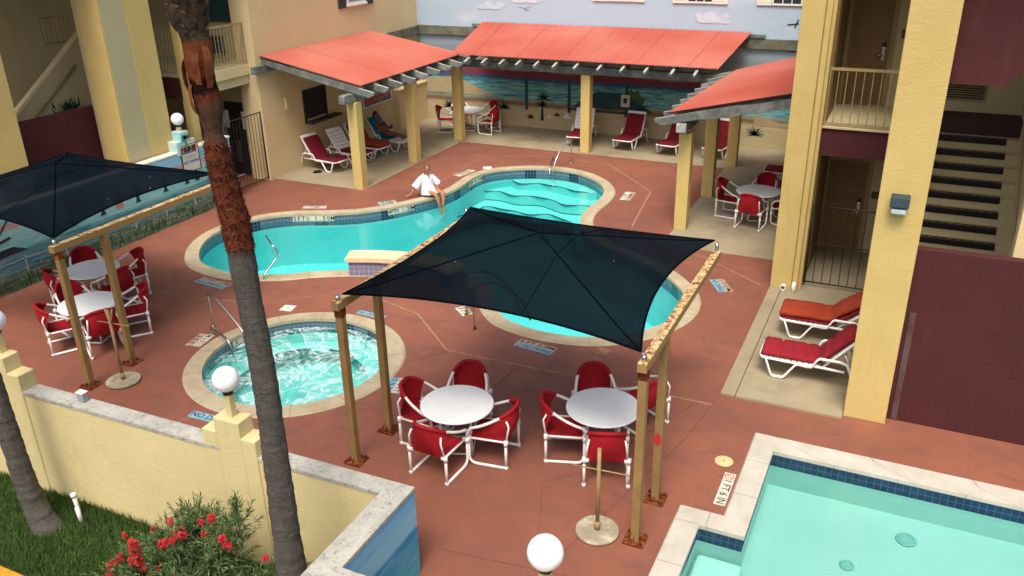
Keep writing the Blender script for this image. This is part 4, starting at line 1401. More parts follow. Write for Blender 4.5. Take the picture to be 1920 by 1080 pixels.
# front pillars of the wing
m = MB(); m.box(-17.08, 13.75, 0, -16.38, 14.44, 6.9, .01); m.build('pillar', 'yellow', lb)
m = MB(); m.box(-16.378, 13.80, 0, -16.368, 14.44, 6.9); m.build('pillar_panel', 'greypaint', lb)
m = MB(); m.box(-17.6, 14.45, 0, -16.36, 15.16, 6.9, .01); m.build('pillar', 'yellow', lb)
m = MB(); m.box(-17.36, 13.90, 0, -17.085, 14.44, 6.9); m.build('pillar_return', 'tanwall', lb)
m = MB(); m.box(-18.4, 11.0, 0, -17.0, 11.72, 6.9, .01); m.build('pillar', 'yellow', lb)
m = MB(); m.box(-17.55, 11.72, 0, -17.42, 13.97, 2.96, .006); m.build('stair_parapet', 'maroon', lb)
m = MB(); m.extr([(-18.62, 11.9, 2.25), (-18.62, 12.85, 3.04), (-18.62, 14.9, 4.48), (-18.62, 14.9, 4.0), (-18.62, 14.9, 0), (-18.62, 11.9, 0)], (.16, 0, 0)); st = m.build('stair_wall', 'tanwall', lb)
m = MB(); m.extr([(-18.64, 12.4, 2.67), (-18.64, 14.95, 4.53), (-18.64, 14.95, 4.47), (-18.64, 12.4, 2.61)], (.20, 0, 0)); m.build('stair_coping', 'cream', lb)
m = MB(); m.tube([(-18.40, 12.9, 2.62), (-18.40, 14.5, 3.76)], .028, 8); m.tube([(-18.40, 13.2, 2.83), (-18.47, 13.2, 2.78)], .012, 6); m.tube([(-18.40, 14.2, 3.54), (-18.47, 14.2, 3.49)], .012, 6); m.build('stair_handrail', 'tan_metal', lb)
m = MB()
for k in range(13): m.box(-20.7, 12.2 + k * .26, 0.0, -18.63, 12.2 + (k + 1) * .26 - .002, .9 + k * .185)
m.build('stairs', 'tan_floor', lb)
rl = bpy.data.objects.new('stair_railing', None); COL.objects.link(rl); rl.parent = lb
railing(rl, (-18.95, 14.2, 0), (-18.95, 15.4, 0), 4.22, 4.86, 'tan_metal', .12, .014)
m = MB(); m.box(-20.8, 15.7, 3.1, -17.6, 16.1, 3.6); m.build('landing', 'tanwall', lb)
m = MB(); m.box(-20.0, 16.15, 4.7, -18.2, 16.19, 5.6); m.build('curtain', 'maroon', lb)
m = MB(); m.box(-24, 10.5, 6.9, XL + .1, 27.2, 7.1); m.build('roof', 'concrete', lb)
# potted greenery glimpsed in the stairwell
t = thing('potted_plant', 'dark leafy plant behind the maroon parapet of the left stairwell', 'plant', (-18.0, 13.75, 0))
m = MB(); m.cyl((0, 0, 0), .2, 2.5, 16, .25); m.build('pot', 'concrete', t)
m = MB()
for k in range(160):
    a, e, l_ = rnd.uniform(0, 2 * pi), rnd.uniform(-.1, 1.2), rnd.uniform(.12, .34)
    c = Vector((rnd.gauss(0, .1), rnd.gauss(0, .16), 2.62 + rnd.random() * .35)); d = Vector((cos(a) * cos(e), sin(a) * cos(e), sin(e))) * l_; s_ = Vector((-sin(a), cos(a), 0)) * .03
    m.face([c - s_, c + s_, c + d])
m.build('leaves', PA['green'], t, recalc=False)

# --- right hotel block
rb = thing('hotel_wing', 'right hotel wing with tall yellow pillars, maroon stair walls and brown doors', 'building')
m = MB(); m.box(-.225, 11.87, 0, .355, 12.3, 6.9, .012); m.build('pillar', 'yellow', rb)
m = MB(); m.box(-2.02, 16.20, 0, -1.62, 17.2, 6.9, .012); m.build('pillar', 'yellow', rb)
m = MB(); m.box(-1.618, 16.22, 0, -1.44, 16.9, 6.9, .006); m.build('pilaster', 'yellow', rb)
m = MB(); m.box(-1.60, 16.13, 0.02, -1.50, 16.218, 6.9, .02); m.build('downpipe_cover', 'yellow', rb)
m = MB(); m.box(-1.75, 17.2, 0, -1.5, 27.0, 6.9); m.build('side_wall', 'yellow', rb)
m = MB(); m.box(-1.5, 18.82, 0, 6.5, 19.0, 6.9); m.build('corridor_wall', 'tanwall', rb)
m = MB(); m.box(-1.499, 17.2, 0, -1.44, 18.82, 6.9); m.build('corridor_end', 'brown_door', rb)
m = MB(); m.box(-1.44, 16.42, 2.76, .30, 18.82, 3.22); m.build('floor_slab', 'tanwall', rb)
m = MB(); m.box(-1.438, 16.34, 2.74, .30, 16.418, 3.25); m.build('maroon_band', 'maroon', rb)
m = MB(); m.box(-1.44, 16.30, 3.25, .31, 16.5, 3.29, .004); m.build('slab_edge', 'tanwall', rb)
def hotel_door(x0, x1, z0, z1, y=18.82, lock=(0, 0)):
    d = box('door', 'brown_door', rb, x0, y - .05, z0, x1, y, z1)
    m = MB(); W = x1 - x0; H = z1 - z0
    for (a, b) in ((.12, .46), (.54, .88)):
        for (c, e) in ((.06, .32), (.38, .74), (.80, .93)):
            m.box(x0 + W * a, y - .062, z0 + H * c, x0 + W * b, y - .05, z0 + H * e, .004)
    m.build('door_panels', 'brown_door', d)
    m = MB(); m.box(x0 - .07, y - .08, z0, x0, y, z1 + .07); m.box(x1, y - .08, z0, x1 + .07, y, z1 + .07); m.box(x0, y - .08, z1, x1, y, z1 + .07); m.build('door_frame', 'tan_metal', d)
    hx = x1 - .10
    m = MB(); m.box(hx - .035, y - .09, z0 + .88, hx + .035, y - .052, z0 + 1.13, .008); m.tube([(hx, y - .10, z0 + .97), (hx - .12, y - .11, z0 + .97)], .012, 8); m.build('door_handle', 'steel', d)
    m = MB(); m.box(hx - .04, y - .10, z0 + 1.13, hx + .04, y - .052, z0 + 1.21, .006); m.build('card_lock', 'black', d)
    m = MB(); m.sphere(((x0 + x1) / 2 - .02, y - .055, z0 + 1.5), .016, 10, 6); m.build('peephole', 'steel', d)
hotel_door(-1.40, -.62, .045, 2.05)
hotel_door(-1.36, -.60, 3.25, 5.28)
m = MB(); m.box(-.50, 18.795, 1.27, -.24, 18.82, 1.42, .004); np_ = m.build('room_plate', mottled('brown_plate', srgb(104, 84, 56), srgb(96, 76, 50)), rb)
m = MB(); text_into(m, '117', .10, Matrix(((1, 0, 0, -.36), (0, 0, -1, 18.792), (0, 1, 0, 1.345), (0, 0, 0, 1)))); m.build('room_number', 'tile_tan', np_)
m = MB(); m.box(-.42, 18.795, 4.55, -.18, 18.82, 4.72, .004); m.build('room_plate', np_.data.materials[0], rb)
rl = bpy.data.objects.new('balcony_railing', None); COL.objects.link(rl); rl.parent = rb
railing(rl, (-1.42, 16.36, 0), (.3, 16.36, 0), 3.31, 4.33, 'tan_metal', .135, .009)
# stairs: treads climb away from the deck
for k in range(14):
    x0, x1 = .42, 1.68
    y = 14.55 + k * .262; z = .25 + k * .2045
    m = MB(); m.box(.36, y, max(0, z - .24), 1.9, y + .30, z); sp = m.build('stair_tread', 'tanwall', rb)
    m = MB(); m.box(x0 - .1, y - .014, z - .095, x1, y + .135, z + .006, .004); nb = m.build('black_nosing', 'black', sp)
    m = MB()
    for q in range(8):
        xx = x0 + .03 + q * .15
        m.extr([(xx, y + .035, z + .0065), (xx + .06, y + .035, z + .0065), (xx + .10, y + .075, z + .0065), (xx + .04, y + .075, z + .0065)], (0, 0, .002))
    m.build('nosing_slots', 'tan_metal', nb)
m = MB(); m.box(.36, 18.215, 2.6, 1.9, 18.82, 3.215); m.build('upper_landing', mottled('dark_brown_floor_paint', srgb(62, 44, 42), srgb(70, 50, 46)), rb)
m = MB(); m.extr([(1.9, 12.3, 2.69), (1.9, 13.1, 2.69), (1.9, 18.3, 5.35), (1.9, 18.8, 5.35), (1.9, 18.8, 0), (1.9, 12.3, 0)], (.15, 0, 0)); m.build('stair_side_wall', 'cream', rb)
m = MB(); m.box(1.50, 12.23, 0, 2.3, 12.5, 4.25, .01); m.build('newel_wall', 'cream', rb)
m = MB(); m.tube([(1.80, 14.2, 1.35), (1.80, 17.8, 4.15)], .022, 8); m.build('stair_handrail', 'tan_metal', rb)
m = MB(); m.box(.355, 12.06, 0, 6.4, 12.22, 2.69, .006); m.build('stair_parapet', 'maroon', rb)
m = MB(); m.box(.42, 12.045, 0.0, .50, 12.059, 1.75); m.build('shading_strip', mottled('grey_shading_strip', srgb(92, 74, 72), srgb(84, 50, 50), 3), rb)  # thin strip coloured in for the shading beside the pillar
m = MB(); m.extr([(.356, 12.10, 4.90), (.99, 12.10, 4.90), (1.07, 12.10, 5.05), (1.12, 12.10, 5.06), (1.14, 12.10, 5.14), (1.38, 12.10, 5.32), (1.6, 12.10, 5.40), (6.3, 12.10, 5.4), (6.3, 12.10, 6.9), (.356, 12.10, 6.9)], (0, .14, 0)); m.build('upper_parapet', 'maroon', rb)
ac = box('air_conditioner', 'tan_metal', rb, .40, 18.76, 3.46, 1.22, 18.82, 3.86)
m = MB()
for k in range(8): m.box(.42, 18.745, 3.49 + k * .045, 1.2, 18.759, 3.512 + k * .045)
m.build('louvres', 'black_iron', ac)
m = MB(); m.prism([(-.3, 11.6), (6.6, 11.6), (6.6, 27.2), (-2.1, 27.2), (-2.1, 16.05), (-.3, 16.05)], 6.9, 7.1); m.build('roof', 'concrete', rb)
m = MB(); m.box(-1.44, 16.9, 6.0, .4, 18.8, 6.15); m.build('upper_ceiling', 'tanwall', rb)

t = thing('wall_light', 'black bulkhead light with frosted lens on the tall yellow pillar', 'light', (.045, 11.87, 3.37))
m = MB(); m.extr([(-.115, -.002, -.06), (-.115, -.16, -.03), (-.115, -.15, .10), (-.115, -.002, .12)], (.23, 0, 0))
bmesh.ops.bevel(m.bm, geom=m.bm.edges[:], offset=.008, segments=1, affect='EDGES'); m.build('hood', mottled('dark_bronze', srgb(46, 62, 66), srgb(54, 72, 76)), t)
m = MB(); m.box(-.095, -.14, -.13, .095, -.005, -.055, .02); m.build('lens', mottled('frosted_lens', srgb(176, 190, 194), srgb(190, 202, 204), 4, .3), t)
t = thing('drain_pipe', 'short white drain pipe standing at the foot of the tall yellow pillar by the gate', 'pipe', (-1.56, 16.09, .0))
m = MB(); m.tube([(0, 0, 0), (0, 0, .24)], .04, 14); m.build('pipe', 'pipe_white', t)
t = thing('hose_outlet', 'round white drain outlet lying at the base of the yellow pillar', 'drain', (-1.76, 16.13, .1))
m = MB(); m.tube([(0, .06, 0), (0, -.05, 0)], .05, 16, False); m.tube(arc((0, 0), .05, 0, 2 * pi, 16, 'xz', -.05), .014, 6, False); m.build('pipe', 'pipe_white', t)

def iron_gate(name, label, p0, p1, z0, z1, gap, lattice=False, plates=False):
    t = thing(name, label, 'gate', (p0[0], p0[1], 0), atan2(p1[1] - p0[1], p1[0] - p0[0]))
    L = sqrt((p1[0] - p0[0]) ** 2 + (p1[1] - p0[1]) ** 2)
    m = MB(); m.tube([(0, 0, z0), (0, 0, z1)], .02, 6); m.tube([(L, 0, z0), (L, 0, z1)], .02, 6)
    for z in (z0 + .03, z1 - .02): m.tube([(0, 0, z), (L, 0, z)], .016, 6)
    m.build('frame', 'black_iron', t)
    m = MB(); n = int(L / gap)
    for k in range(1, n): m.tube([(L * k / n, 0, z0 + .03), (L * k / n, 0, z1 - .02)], .0085, 6, False)
    if not lattice:
        m.tube([(0, 0, z0 + (z1 - z0) * .52), (L, 0, z0 + (z1 - z0) * .52)], .012, 6)
    m.build('bars', 'black_iron', t)
    if lattice:
        m = MB()
        for k in range(26):
            x, z = .45 + .10 * rnd.random(), z0 + .75 + rnd.random() * .55
            m.tube(arc((x, z), .045, 0, 2 * pi, 10, 'xz', 0), .007, 5, False)
        m.build('latch_screen', 'black_iron', t)
    return t
iron_gate('iron_gate', 'black barred gate in front of the lower brown door', (-1.42, 16.52), (.34, 16.52), .1, 1.72, .147)
g_ = iron_gate('iron_gate', 'tall black barred gate beside the cream wall corner at the left', (-16.42, 16.95), (-16.42, 18.42), .06, 1.98, .12, True)
t = thing('vending_boxes', 'white notice boards seen through the tall black gate', 'notice board', (-17.6, 18.6, 0))
for x, z in ((-.35, 1.38), (.55, 1.38)):
    m = MB(); m.box(x - .2, -.02, z, x + .2, .02, z + .5, .004); m.build('board', 'white_paint', t)

# ------------------------------------------------------------------ tables and sling chairs
def make_table():
    t = thing('patio_table', 'x', 'table', (0, 0, 0), 0, 'round white patio tables')
    m = MB(); m.cyl((0, 0, .695), .515, .032, 56, bevel=.012); m.build('tabletop', 'tabletop', t)
    m = MB(); m.tube(arc((0, 0), .40, 0, 2 * pi, 28, 'xy', .675)[:-1], .016, 8, False, True); m.build('apron_ring', 'white_pvc', t)
    for k in range(4):
        a = RAD(45 + 90 * k)
        m = MB(); m.tube([(cos(a) * .30, sin(a) * .30, .68), (cos(a) * .30, sin(a) * .30, .03)], .019, 8); m.build('leg', 'white_pvc', t)
    m = MB(); m.tube([(cos(RAD(45 + 90 * k)) * .30, sin(RAD(45 + 90 * k)) * .30, .032) for k in range(4)], .018, 8, False, True); m.build('base_frame', 'white_pvc', t)
    return t

def make_chair():
    """PVC pipe chair facing +y"""
    t = thing('sling_chair', 'x', 'chair', (0, 0, 0), 0, 'red sling chairs round the white tables')
    R_ = .0205
    W = .29
    for sx in (-1, 1):
        m = MB()
        x = sx * W
        pts = [(x, -.25, .022)] + [(x, .18, .022)] + [(x, .18 + .10 * sin(a), .122 - .10 * cos(a)) for a in (RAD(20), RAD(45), RAD(70), RAD(90))] + [(x, .285, .42)]
        m.tube(pts, R_, 10)
        m.build('sled_leg', 'white_pvc', t)
        m = MB(); m.tube([(x, -.25, .0), (x, -.25, .44)], R_, 10); m.build('rear_leg', 'white_pvc', t)
        for y, z in ((-.25, .415), (.28, .405)):
            m = MB()
            m.tube([(x, y, z - .04), (x, y, z + .04)], .029, 10)
            m.tube([(x + sx * .002, y, z), (x - sx * .06, y, z)], .027, 10)
            m.build('joint_fitting', 'white_pvc', t)
        m = MB(); m.tube([(x, -.25, .0), (x, -.25, .05)], .027, 10)
        m.build('foot_fitting', 'white_pvc', t)
        m = MB(); m.tube([(x - sx * .03, -.25, .415), (x - sx * .03, .28, .405)], .016, 8); m.build('seat_rail', 'white_pvc', t)
        # upright that tilts back from the rear joint to the arm
        m = MB(); m.tube([(x - sx * .02, -.25, .44), (x * .86, -.285, .66), (x * .80, -.245, .735)], .014, 8); m.build('back_stay', 'white_pvc', t)
    # arm hoop: rises from the front legs and sweeps round behind the back
    hoop = [(-W, .285, .42), (-W, .285, .52)]
    for k in range(25):
        a = pi - pi * k / 24
        ca, sa = cos(a), sin(a)
        hoop.append((W * 1.02 * (abs(ca) ** .72) * (1 if ca > 0 else -1), .25 - .58 * sa ** .9, .585 + .295 * sa ** 1.15))
    hoop += [(W, .285, .52), (W, .285, .42)]
    m = MB(); m.tube(hoop, R_, 10); m.build('arm_hoop', 'white_pvc', t)
    def hp(u):   # u in -1..1 across the middle of the hoop
        a = pi / 2 - u * RAD(48)
        ca, sa = cos(a), sin(a)
        return Vector((W * 1.02 * (abs(ca) ** .72) * (1 if ca > 0 else -1), .25 - .58 * sa ** .9, .585 + .295 * sa ** 1.15))
    rows = []
    for j in range(11):
        v = j / 10
        r_ = []
        for i in range(13):
            u = -1 + i / 6
            topp = hp(u)
            bot = Vector((u * (W - .03), -.245, .40))
            p = topp.lerp(bot, v)
            p.y -= .05 * sin(v * pi) * (1 - u * u * .5)
            r_.append(p)
        rows.append(r_)
    m = MB(); m.grid(rows); m.tube([hp(-1 + k / 8) for k in range(17)], .0275, 10, False); m.build('backrest', 'red_fabric', t)
    rows = []
    for j in range(9):
        v = j / 8
        rows.append([(u * (W - .015) / 6, -.245 + .53 * v, .412 - .045 * (1 - (u / 6) ** 2) * sin(pi * min(1, v * .9 + .1)) - (.02 if v == 1 else 0)) for u in range(-6, 7)])
    m = MB(); m.grid(rows)
    m.grid([[(-(W + .006), -.22 + .46 * v / 6, .44), (-(W - .05), -.22 + .46 * v / 6, .375)] for v in range(7)]) if False else None
    m.build('seat', 'red_fabric', t)
    return t

tab0, chair0 = make_table(), make_chair()
first = {'t': True, 'c': True}
def put(proto, key, loc, rz, label, group=None):
    o = proto if first[key] else copy_tree(proto)
    first[key] = False
    return place(o, loc, rz, label, group)
TABLES = [
 ((-5.10, 8.87), 'white round table under the middle canopy, the left one of that pair', [
   (178, .54, 'red sling chair at the far left of the middle canopy'),
   (104, .62, 'red sling chair behind the left middle canopy table, facing the camera'),
   (-90, .58, 'red sling chair in front of the left middle canopy table, back to the camera'),
   (4, .56, 'red sling chair on the right of the left table of the middle canopy, facing left')]),
 ((-3.21, 9.60), 'white round table under the middle canopy, beside the bare umbrella stand', [
   (205, .52, 'red sling chair left of the table beside the umbrella stand'),
   (120, .63, 'red sling chair behind the table beside the umbrella stand, facing the camera'),
   (72, .95, 'red sling chair pulled out behind the rear right canopy post', 152),
   (-66, .58, 'red sling chair half hidden by the front right canopy post')]),
 ((-14.04, 10.42), 'farther white round table under the left canopy', [
   (150, .62, 'red sling chair behind the farther left table, near the mural wall'),
   (66, .66, 'red sling chair right of the farther left table, turned beside the rear post'),
   (-122, .50, 'red sling chair left of the farther left table, hidden behind the front post'),
   (0, .55, 'red sling chair between the left tables, pool side')]),
 ((-12.75, 9.25), 'nearer white round table under the left canopy', [
   (165, .60, 'red sling chair between the two left tables on the mural side'),
   (54, .66, 'red sling chair behind the nearer left table, next to the rear post'),
   (-124, .50, 'red sling chair front left of the nearer left table, nearest the front post'),
   (-24, .55, 'red sling chair front right of the nearer left table, by the forked stand')]),
 ((-13.80, 25.85), 'white round table under the far end of the back pergola', [
   (208, .80, 'red sling chair left of the far table, beside the pergola column'),
   (140, .78, 'red sling chair behind the far table, half hidden by the pergola column'),
   (60, .80, 'red sling chair behind the far table near the painted palm'),
   (-8, .84, 'red sling chair right of the far table with open arms towards the pool')]),
 ((-3.04, 20.22), 'pale round table under the right pergola', [
   (172, .66, 'red sling chair left of the right pergola table'),
   (88, .72, 'red sling chair behind the right pergola table'),
   (-92, .58, 'red sling chair in front of the right pergola table, back to the camera'),
   (2, .66, 'red sling chair right of the right pergola table, mostly behind the tall pillar')])]
for (cx, cy), lab, chairs in TABLES:
    z0 = 0.005 if cy > 18 else 0.0
    put(tab0, 't', (cx, cy, z0), RAD(20), lab)
    for ang, d, cl, *fc in chairs:
        a = RAD(ang)
        x, y = cx + cos(a) * d, cy + sin(a) * d
        put(chair0, 'c', (x, y, z0), RAD(fc[0]) - pi / 2 if fc else a + pi / 2 + RAD(rnd.uniform(-7, 7)), cl)

# ------------------------------------------------------------------ sun loungers
def pad(path, w, th, mat, name, parent, seams=(), crown=.012):
    """upholstered pad swept along a yz path; seams = path fractions pinched in"""
    P = [Vector((0, a, b)) for a, b in path]
    # resample
    seg = [(P[i + 1] - P[i]).length for i in range(len(P) - 1)]
    L = sum(seg); n = max(14, int(L / .045))
    def at(s):
        for i, l in enumerate(seg):
            if s <= l or i == len(seg) - 1: return P[i].lerp(P[i + 1], min(1, s / l))
            s -= l
    C = [at(L * k / n) for k in range(n + 1)]
    for _ in range(2): C = [C[0]] + [(C[i - 1] + C[i] * 2 + C[i + 1]) / 4 for i in range(1, n)] + [C[-1]]
    rows = []
    rr = random.Random(int(w * 1000 + th * 5000 + n))
    for k, c in enumerate(C):
        d = (C[min(k + 1, n)] - C[max(k - 1, 0)]).normalized()
        up = Vector((1, 0, 0)).cross(d)
        if up.z < 0: up = -up
        f = k / n
        pin = 1.0
        for s_ in seams: pin -= .55 * math.exp(-((f - s_) * L / .022) ** 2)
        if k in (0, n): pin *= .55
        w2 = w / 2 * (1 - .03 * (1 - pin)) * (.97 if k in (0, n) else 1)
        t2 = th * pin
        row = []
        for x, h in ((-1, .25), (-1.0, .7), (-.93, .97), (-.5, 1.0), (0, 1.04), (.5, 1.0), (.93, .97), (1.0, .7), (1, .25), (.9, 0), (0, 0), (-.9, 0)):
            row.append(c + Vector((x * w2, 0, 0)) + up * (h * t2 + (rr.uniform(-.004, .004) if h > .9 else 0)))
        rows.append(row)
    m = MB()
    m.grid(rows, closed=True)
    m.bm.verts.ensure_lookup_table()
    m.face(rows[0][::-1]); m.face(rows[-1])
    bmesh.ops.remove_doubles(m.bm, verts=m.bm.verts[:], dist=1e-5)
    return m.build(name, mat, parent)

def lounger(label, loc, rz, cushion='maroon_fabric', back=50, extra=None, bare_back=False, arms=True, group='white framed sun loungers with red cushions', thick=.05, seat_only=False, towel=None, slats=True):
    """foot end towards +y; hinge at y=-.30"""
    t = thing('sun_lounger', label, 'sun lounger', loc, rz, group)
    a = RAD(back)
    H = Vector((0, -.30, .33))
    bl = .74
    tip = H + Vector((0, -cos(a) * bl, sin(a) * bl))
    for sx in (-1, 1):
        x = sx * .31
        m = MB()
        m.tube([(x, -.62, .30), (x, -.30, .315), (x, .55, .315), (x, 1.02, .325), (x * .93, 1.09, .33), (x * .7, 1.13, .33)], .022, 8)
        m.build('side_rail', 'white_pvc', t)
        m = MB()
        m.tube([(x, .98, .315), (x, .86, .10), (x, .82, .035), (x, .77, .022), (x, .58, .022), (x, .53, .04), (x, .30, .285), (x, .22, .30), (x, .05, .285)], .023, 8)
        m.build('front_leg', 'white_pvc', t)
        m = MB()
        m.tube([(x, .05, .285), (x * 1.04, -.06, .30), (x * 1.08, -.17, .45), (x * 1.08, -.22, .475), (x * 1.08, -.55, .475), (x * 1.06, -.64, .44), (x, -.78, .12), (x, -.82, .02)], .023, 8)
        m.build('arm_and_rear_leg', 'white_pvc', t)
        m = MB()
        m.tube([H + Vector((x * .95, 0, 0)), tip + Vector((x * .95, 0, 0))], .021, 8); m.build('back_rail', 'white_pvc', t)
        m = MB(); m.tube([H.lerp(tip, .55) + Vector((x * .8, 0, 0)), (x * .8, -.72, .30)], .012, 6); m.build('back_strut', 'white_pvc', t)
    m = MB(); m.tube([(-.22, 1.13, .33), (.22, 1.13, .33)], .022, 8); m.build('foot_bar', 'white_pvc', t)
    m = MB()
    if slats:
        for k in range(10):
            y = -.22 + k * .13
            m.box(-.30, y, .318, .30, y + .095, .333, .004)
        m.build('seat_slats', 'white_pvc', t); m = MB()
    rows = []
    nrm = Vector((0, sin(a), cos(a)))
    d = (tip - H).normalized()
    for k in range(6):
        c = H + d * (.06 + k * .115)
        q = [c + Vector((s_ * .29, 0, 0)) + d * e + nrm * h for s_, e, h in ((-1, 0, 0), (1, 0, 0), (1, .10, 0), (-1, .10, 0))]
        m.extr(q, nrm * .014)
    m.tube([tip + Vector((-.30, 0, 0)), tip + Vector((.30, 0, 0))], .021, 8)
    m.build('back_slats', 'white_pvc', t)
    if cushion:
        up0 = .338
        seat = [(1.11, up0 + .004), (.5, up0), (-.25, up0)]
        if bare_back:
            pad(seat, .57, thick, cushion, 'seat_cushion', t, (.33, .66))
        else:
            b = [(1.11, up0 + .004), (.5, up0), (-.22, up0)]
            b0 = H + nrm * .035
            b += [(b0.y + .02, b0.z + .02), (b0.y + d.y * .66, b0.z + d.z * .66)]
            pad(b, .57, thick, cushion, 'cushion', t, (.2, .48, .62, .8))
    if extra:
        b0 = H + nrm * (.035 + thick)
        z = .338 + thick
        pad([(1.13, z - .002), (.5, z + .004), (-.16, z + .004), (b0.y + .06, b0.z + .03), (b0.y + d.y * .70, b0.z + d.z * .70)], .60, .085, extra, 'upper_cushion', t, (.52,))
    if towel:
        b0 = H + nrm * .02
        pad([(.25, .345), (-.20, .345), (b0.y + .03, b0.z + .02), (b0.y + d.y * .76, b0.z + d.z * .76)], .62, .02, towel, 'towel', t)
    for ch in t.children:
        for v in ch.data.vertices:
            if v.co.y > -.30: v.co.y = -.30 + (v.co.y + .30) * .68
    return t
Q = RAD
# by the right-hand pillars: feet towards the pool (-x)
lounger('white sun lounger with thick crimson cushion beside the tall yellow pillar', (-.94, 12.88, .046), Q(90 + 1), 'crimson_fabric', 50, thick=.085)
lounger('white sun lounger with rust orange cushion stacked on a red one, by the iron gate', (-.88, 14.38, .046), Q(90 + 1), 'crimson_fabric', 40, 'orange_fabric', thick=.06)
# under the back pergola, feet to the camera
lounger('maroon cushioned lounger standing half behind the middle pergola column', (-9.62, 25.63, .005), Q(180 + 6), 'maroon_fabric', 62, bare_back=True)
lounger('maroon cushioned lounger right of the middle pergola column, fully in view', (-8.02, 25.73, .005), Q(180 - 4), 'maroon_fabric', 62, thick=.035)
lounger('maroon cushioned lounger at the back wall left of the right pergola roof corner', (-6.55, 25.63, .005), Q(180 - 8), 'maroon_fabric', 60, thick=.035)
lounger('maroon cushioned lounger at the back wall seen between the right pergola columns', (-5.15, 25.73, .005), Q(180 - 10), 'maroon_fabric', 62, thick=.035)
# under the right pergola, mostly hidden by the tall pillar
lounger('red cushioned lounger lying flat under the right pergola, farther of two', (-2.75, 23.6, .005), Q(90), 'crimson_fabric', 14)
lounger('red cushioned lounger lying flat behind the right pergola table', (-2.6, 22.15, .005), Q(90), 'crimson_fabric', 14)
# under the left pergola, heads to the cream wall
lounger('red cushioned lounger nearest the camera under the left pergola', (-15.55, 20.05, .005), Q(-90 - 10), 'maroon_fabric', 56, thick=.04)
lounger('lounger with bare white slatted back under the left pergola', (-15.30, 20.98, .005), Q(-90 - 8), 'maroon_fabric', 56, bare_back=True)
lounger('lounger with orange towel end between the slatted one and the sunbather', (-15.25, 21.80, .005), Q(-90 - 6), 'maroon_fabric', 58, 'orange_fabric')
lounger('lounger covered with a teal towel on which a sunbather reclines', (-15.0, 22.75, .005), Q(-90 - 6), None, 56, towel='teal_fabric')
t = thing('sandals', 'pair of dark sandals on the floor beside the nearest red lounger', 'sandals', (-15.62, 19.62, .006), .4)
for y in (-.07, .07):
    m = MB(); m.prism([(.13 * cos(a) + .02 * cos(2 * a), y + .05 * sin(a)) for a in [2 * pi * k / 16 for k in range(16)]], 0, .02); s_ = m.build('sandal', 'black', t)
    m = MB(); m.tube([(.02, y - .045, .02), (.05, y, .05), (.02, y + .045, .02)], .008, 6); m.build('strap', 'black', s_)
t = thing('dark_cloth', 'dark folded cloth lying on the seat of the nearest red lounger', 'cloth', (-15.35, 20.05, .40), .3)
m = MB(); m.sphere((0, 0, 0), .15, 14, 8, (1.2, .7, .22)); m.build('folded_cloth', 'black', t)

# ------------------------------------------------------------------ hand rails at the pools
def rail(label, pts_list, r=.019, mat='steel'):
    t = thing('hand_rail', label, 'hand rail', (0, 0, 0), 0, 'steel pool hand rails')
    for pts in pts_list:
        m = MB(); m.tube(catmull([Vector(p) for p in pts], 5, False) if len(pts) > 2 else pts, r, 10); m.build('rail_tube', mat, t)
        m = MB()
        for p in (pts[0],): m.cyl((p[0], p[1], max(p[2], 0.0)), .05, .012, 16)
        m.build('floor_flange', mat, t)
    return t
rail('steel hand rail at the far steps of the large pool', [
    [(-9.02, 23.25, .0), (-9.02, 23.25, .55), (-9.03, 23.18, .72), (-9.06, 22.95, .78), (-9.12, 22.4, .40), (-9.15, 22.15, .05), (-9.15, 22.1, -.2)],
    [(-9.45, 22.95, .0), (-9.44, 22.9, .20), (-9.40, 22.75, .24), (-9.32, 22.35, .10), (-9.28, 22.2, -.1)]])
rail('steel hand rail at the left of the hot tub', [
    [(-11.12, 10.45, .0), (-11.12, 10.45, .55), (-11.10, 10.42, .68), (-10.95, 10.36, .75), (-10.35, 10.15, .52), (-9.9, 10.0, .25), (-9.6, 9.9, -.2)],
    [(-10.98, 10.25, .0), (-10.97, 10.24, .09), (-10.9, 10.2, .13), (-10.5, 10.05, .13), (-10.3, 9.98, .05), (-10.2, 9.94, -.3)]])
rail('bent steel hand rail at the left lobe of the large pool beside the palm trunk', [
    [(-11.72, 12.58, .0), (-11.72, 12.64, .12), (-11.68, 12.95, .32), (-11.68, 13.05, .48), (-11.8, 13.05, .62), (-12.15, 13.3, .68)]])
rail('pair of brown hand rails under the edge of the middle canopy', [
    [(-7.02, 12.75, .0), (-7.02, 12.75, .68), (-7.0, 12.85, .80), (-6.8, 13.2, .74), (-6.5, 13.6, .3), (-6.4, 13.75, -.2)],
    [(-6.62, 12.28, .0), (-6.62, 12.28, .68), (-6.6, 12.4, .80), (-6.4, 12.8, .74), (-6.1, 13.2, .3), (-6.0, 13.4, -.2)]], mat='post')
tag(seam('hose', [(-6.45, 12.45), (-6.4, 12.55)], .02, 'crack', .006), 'x', 'x') if False else None

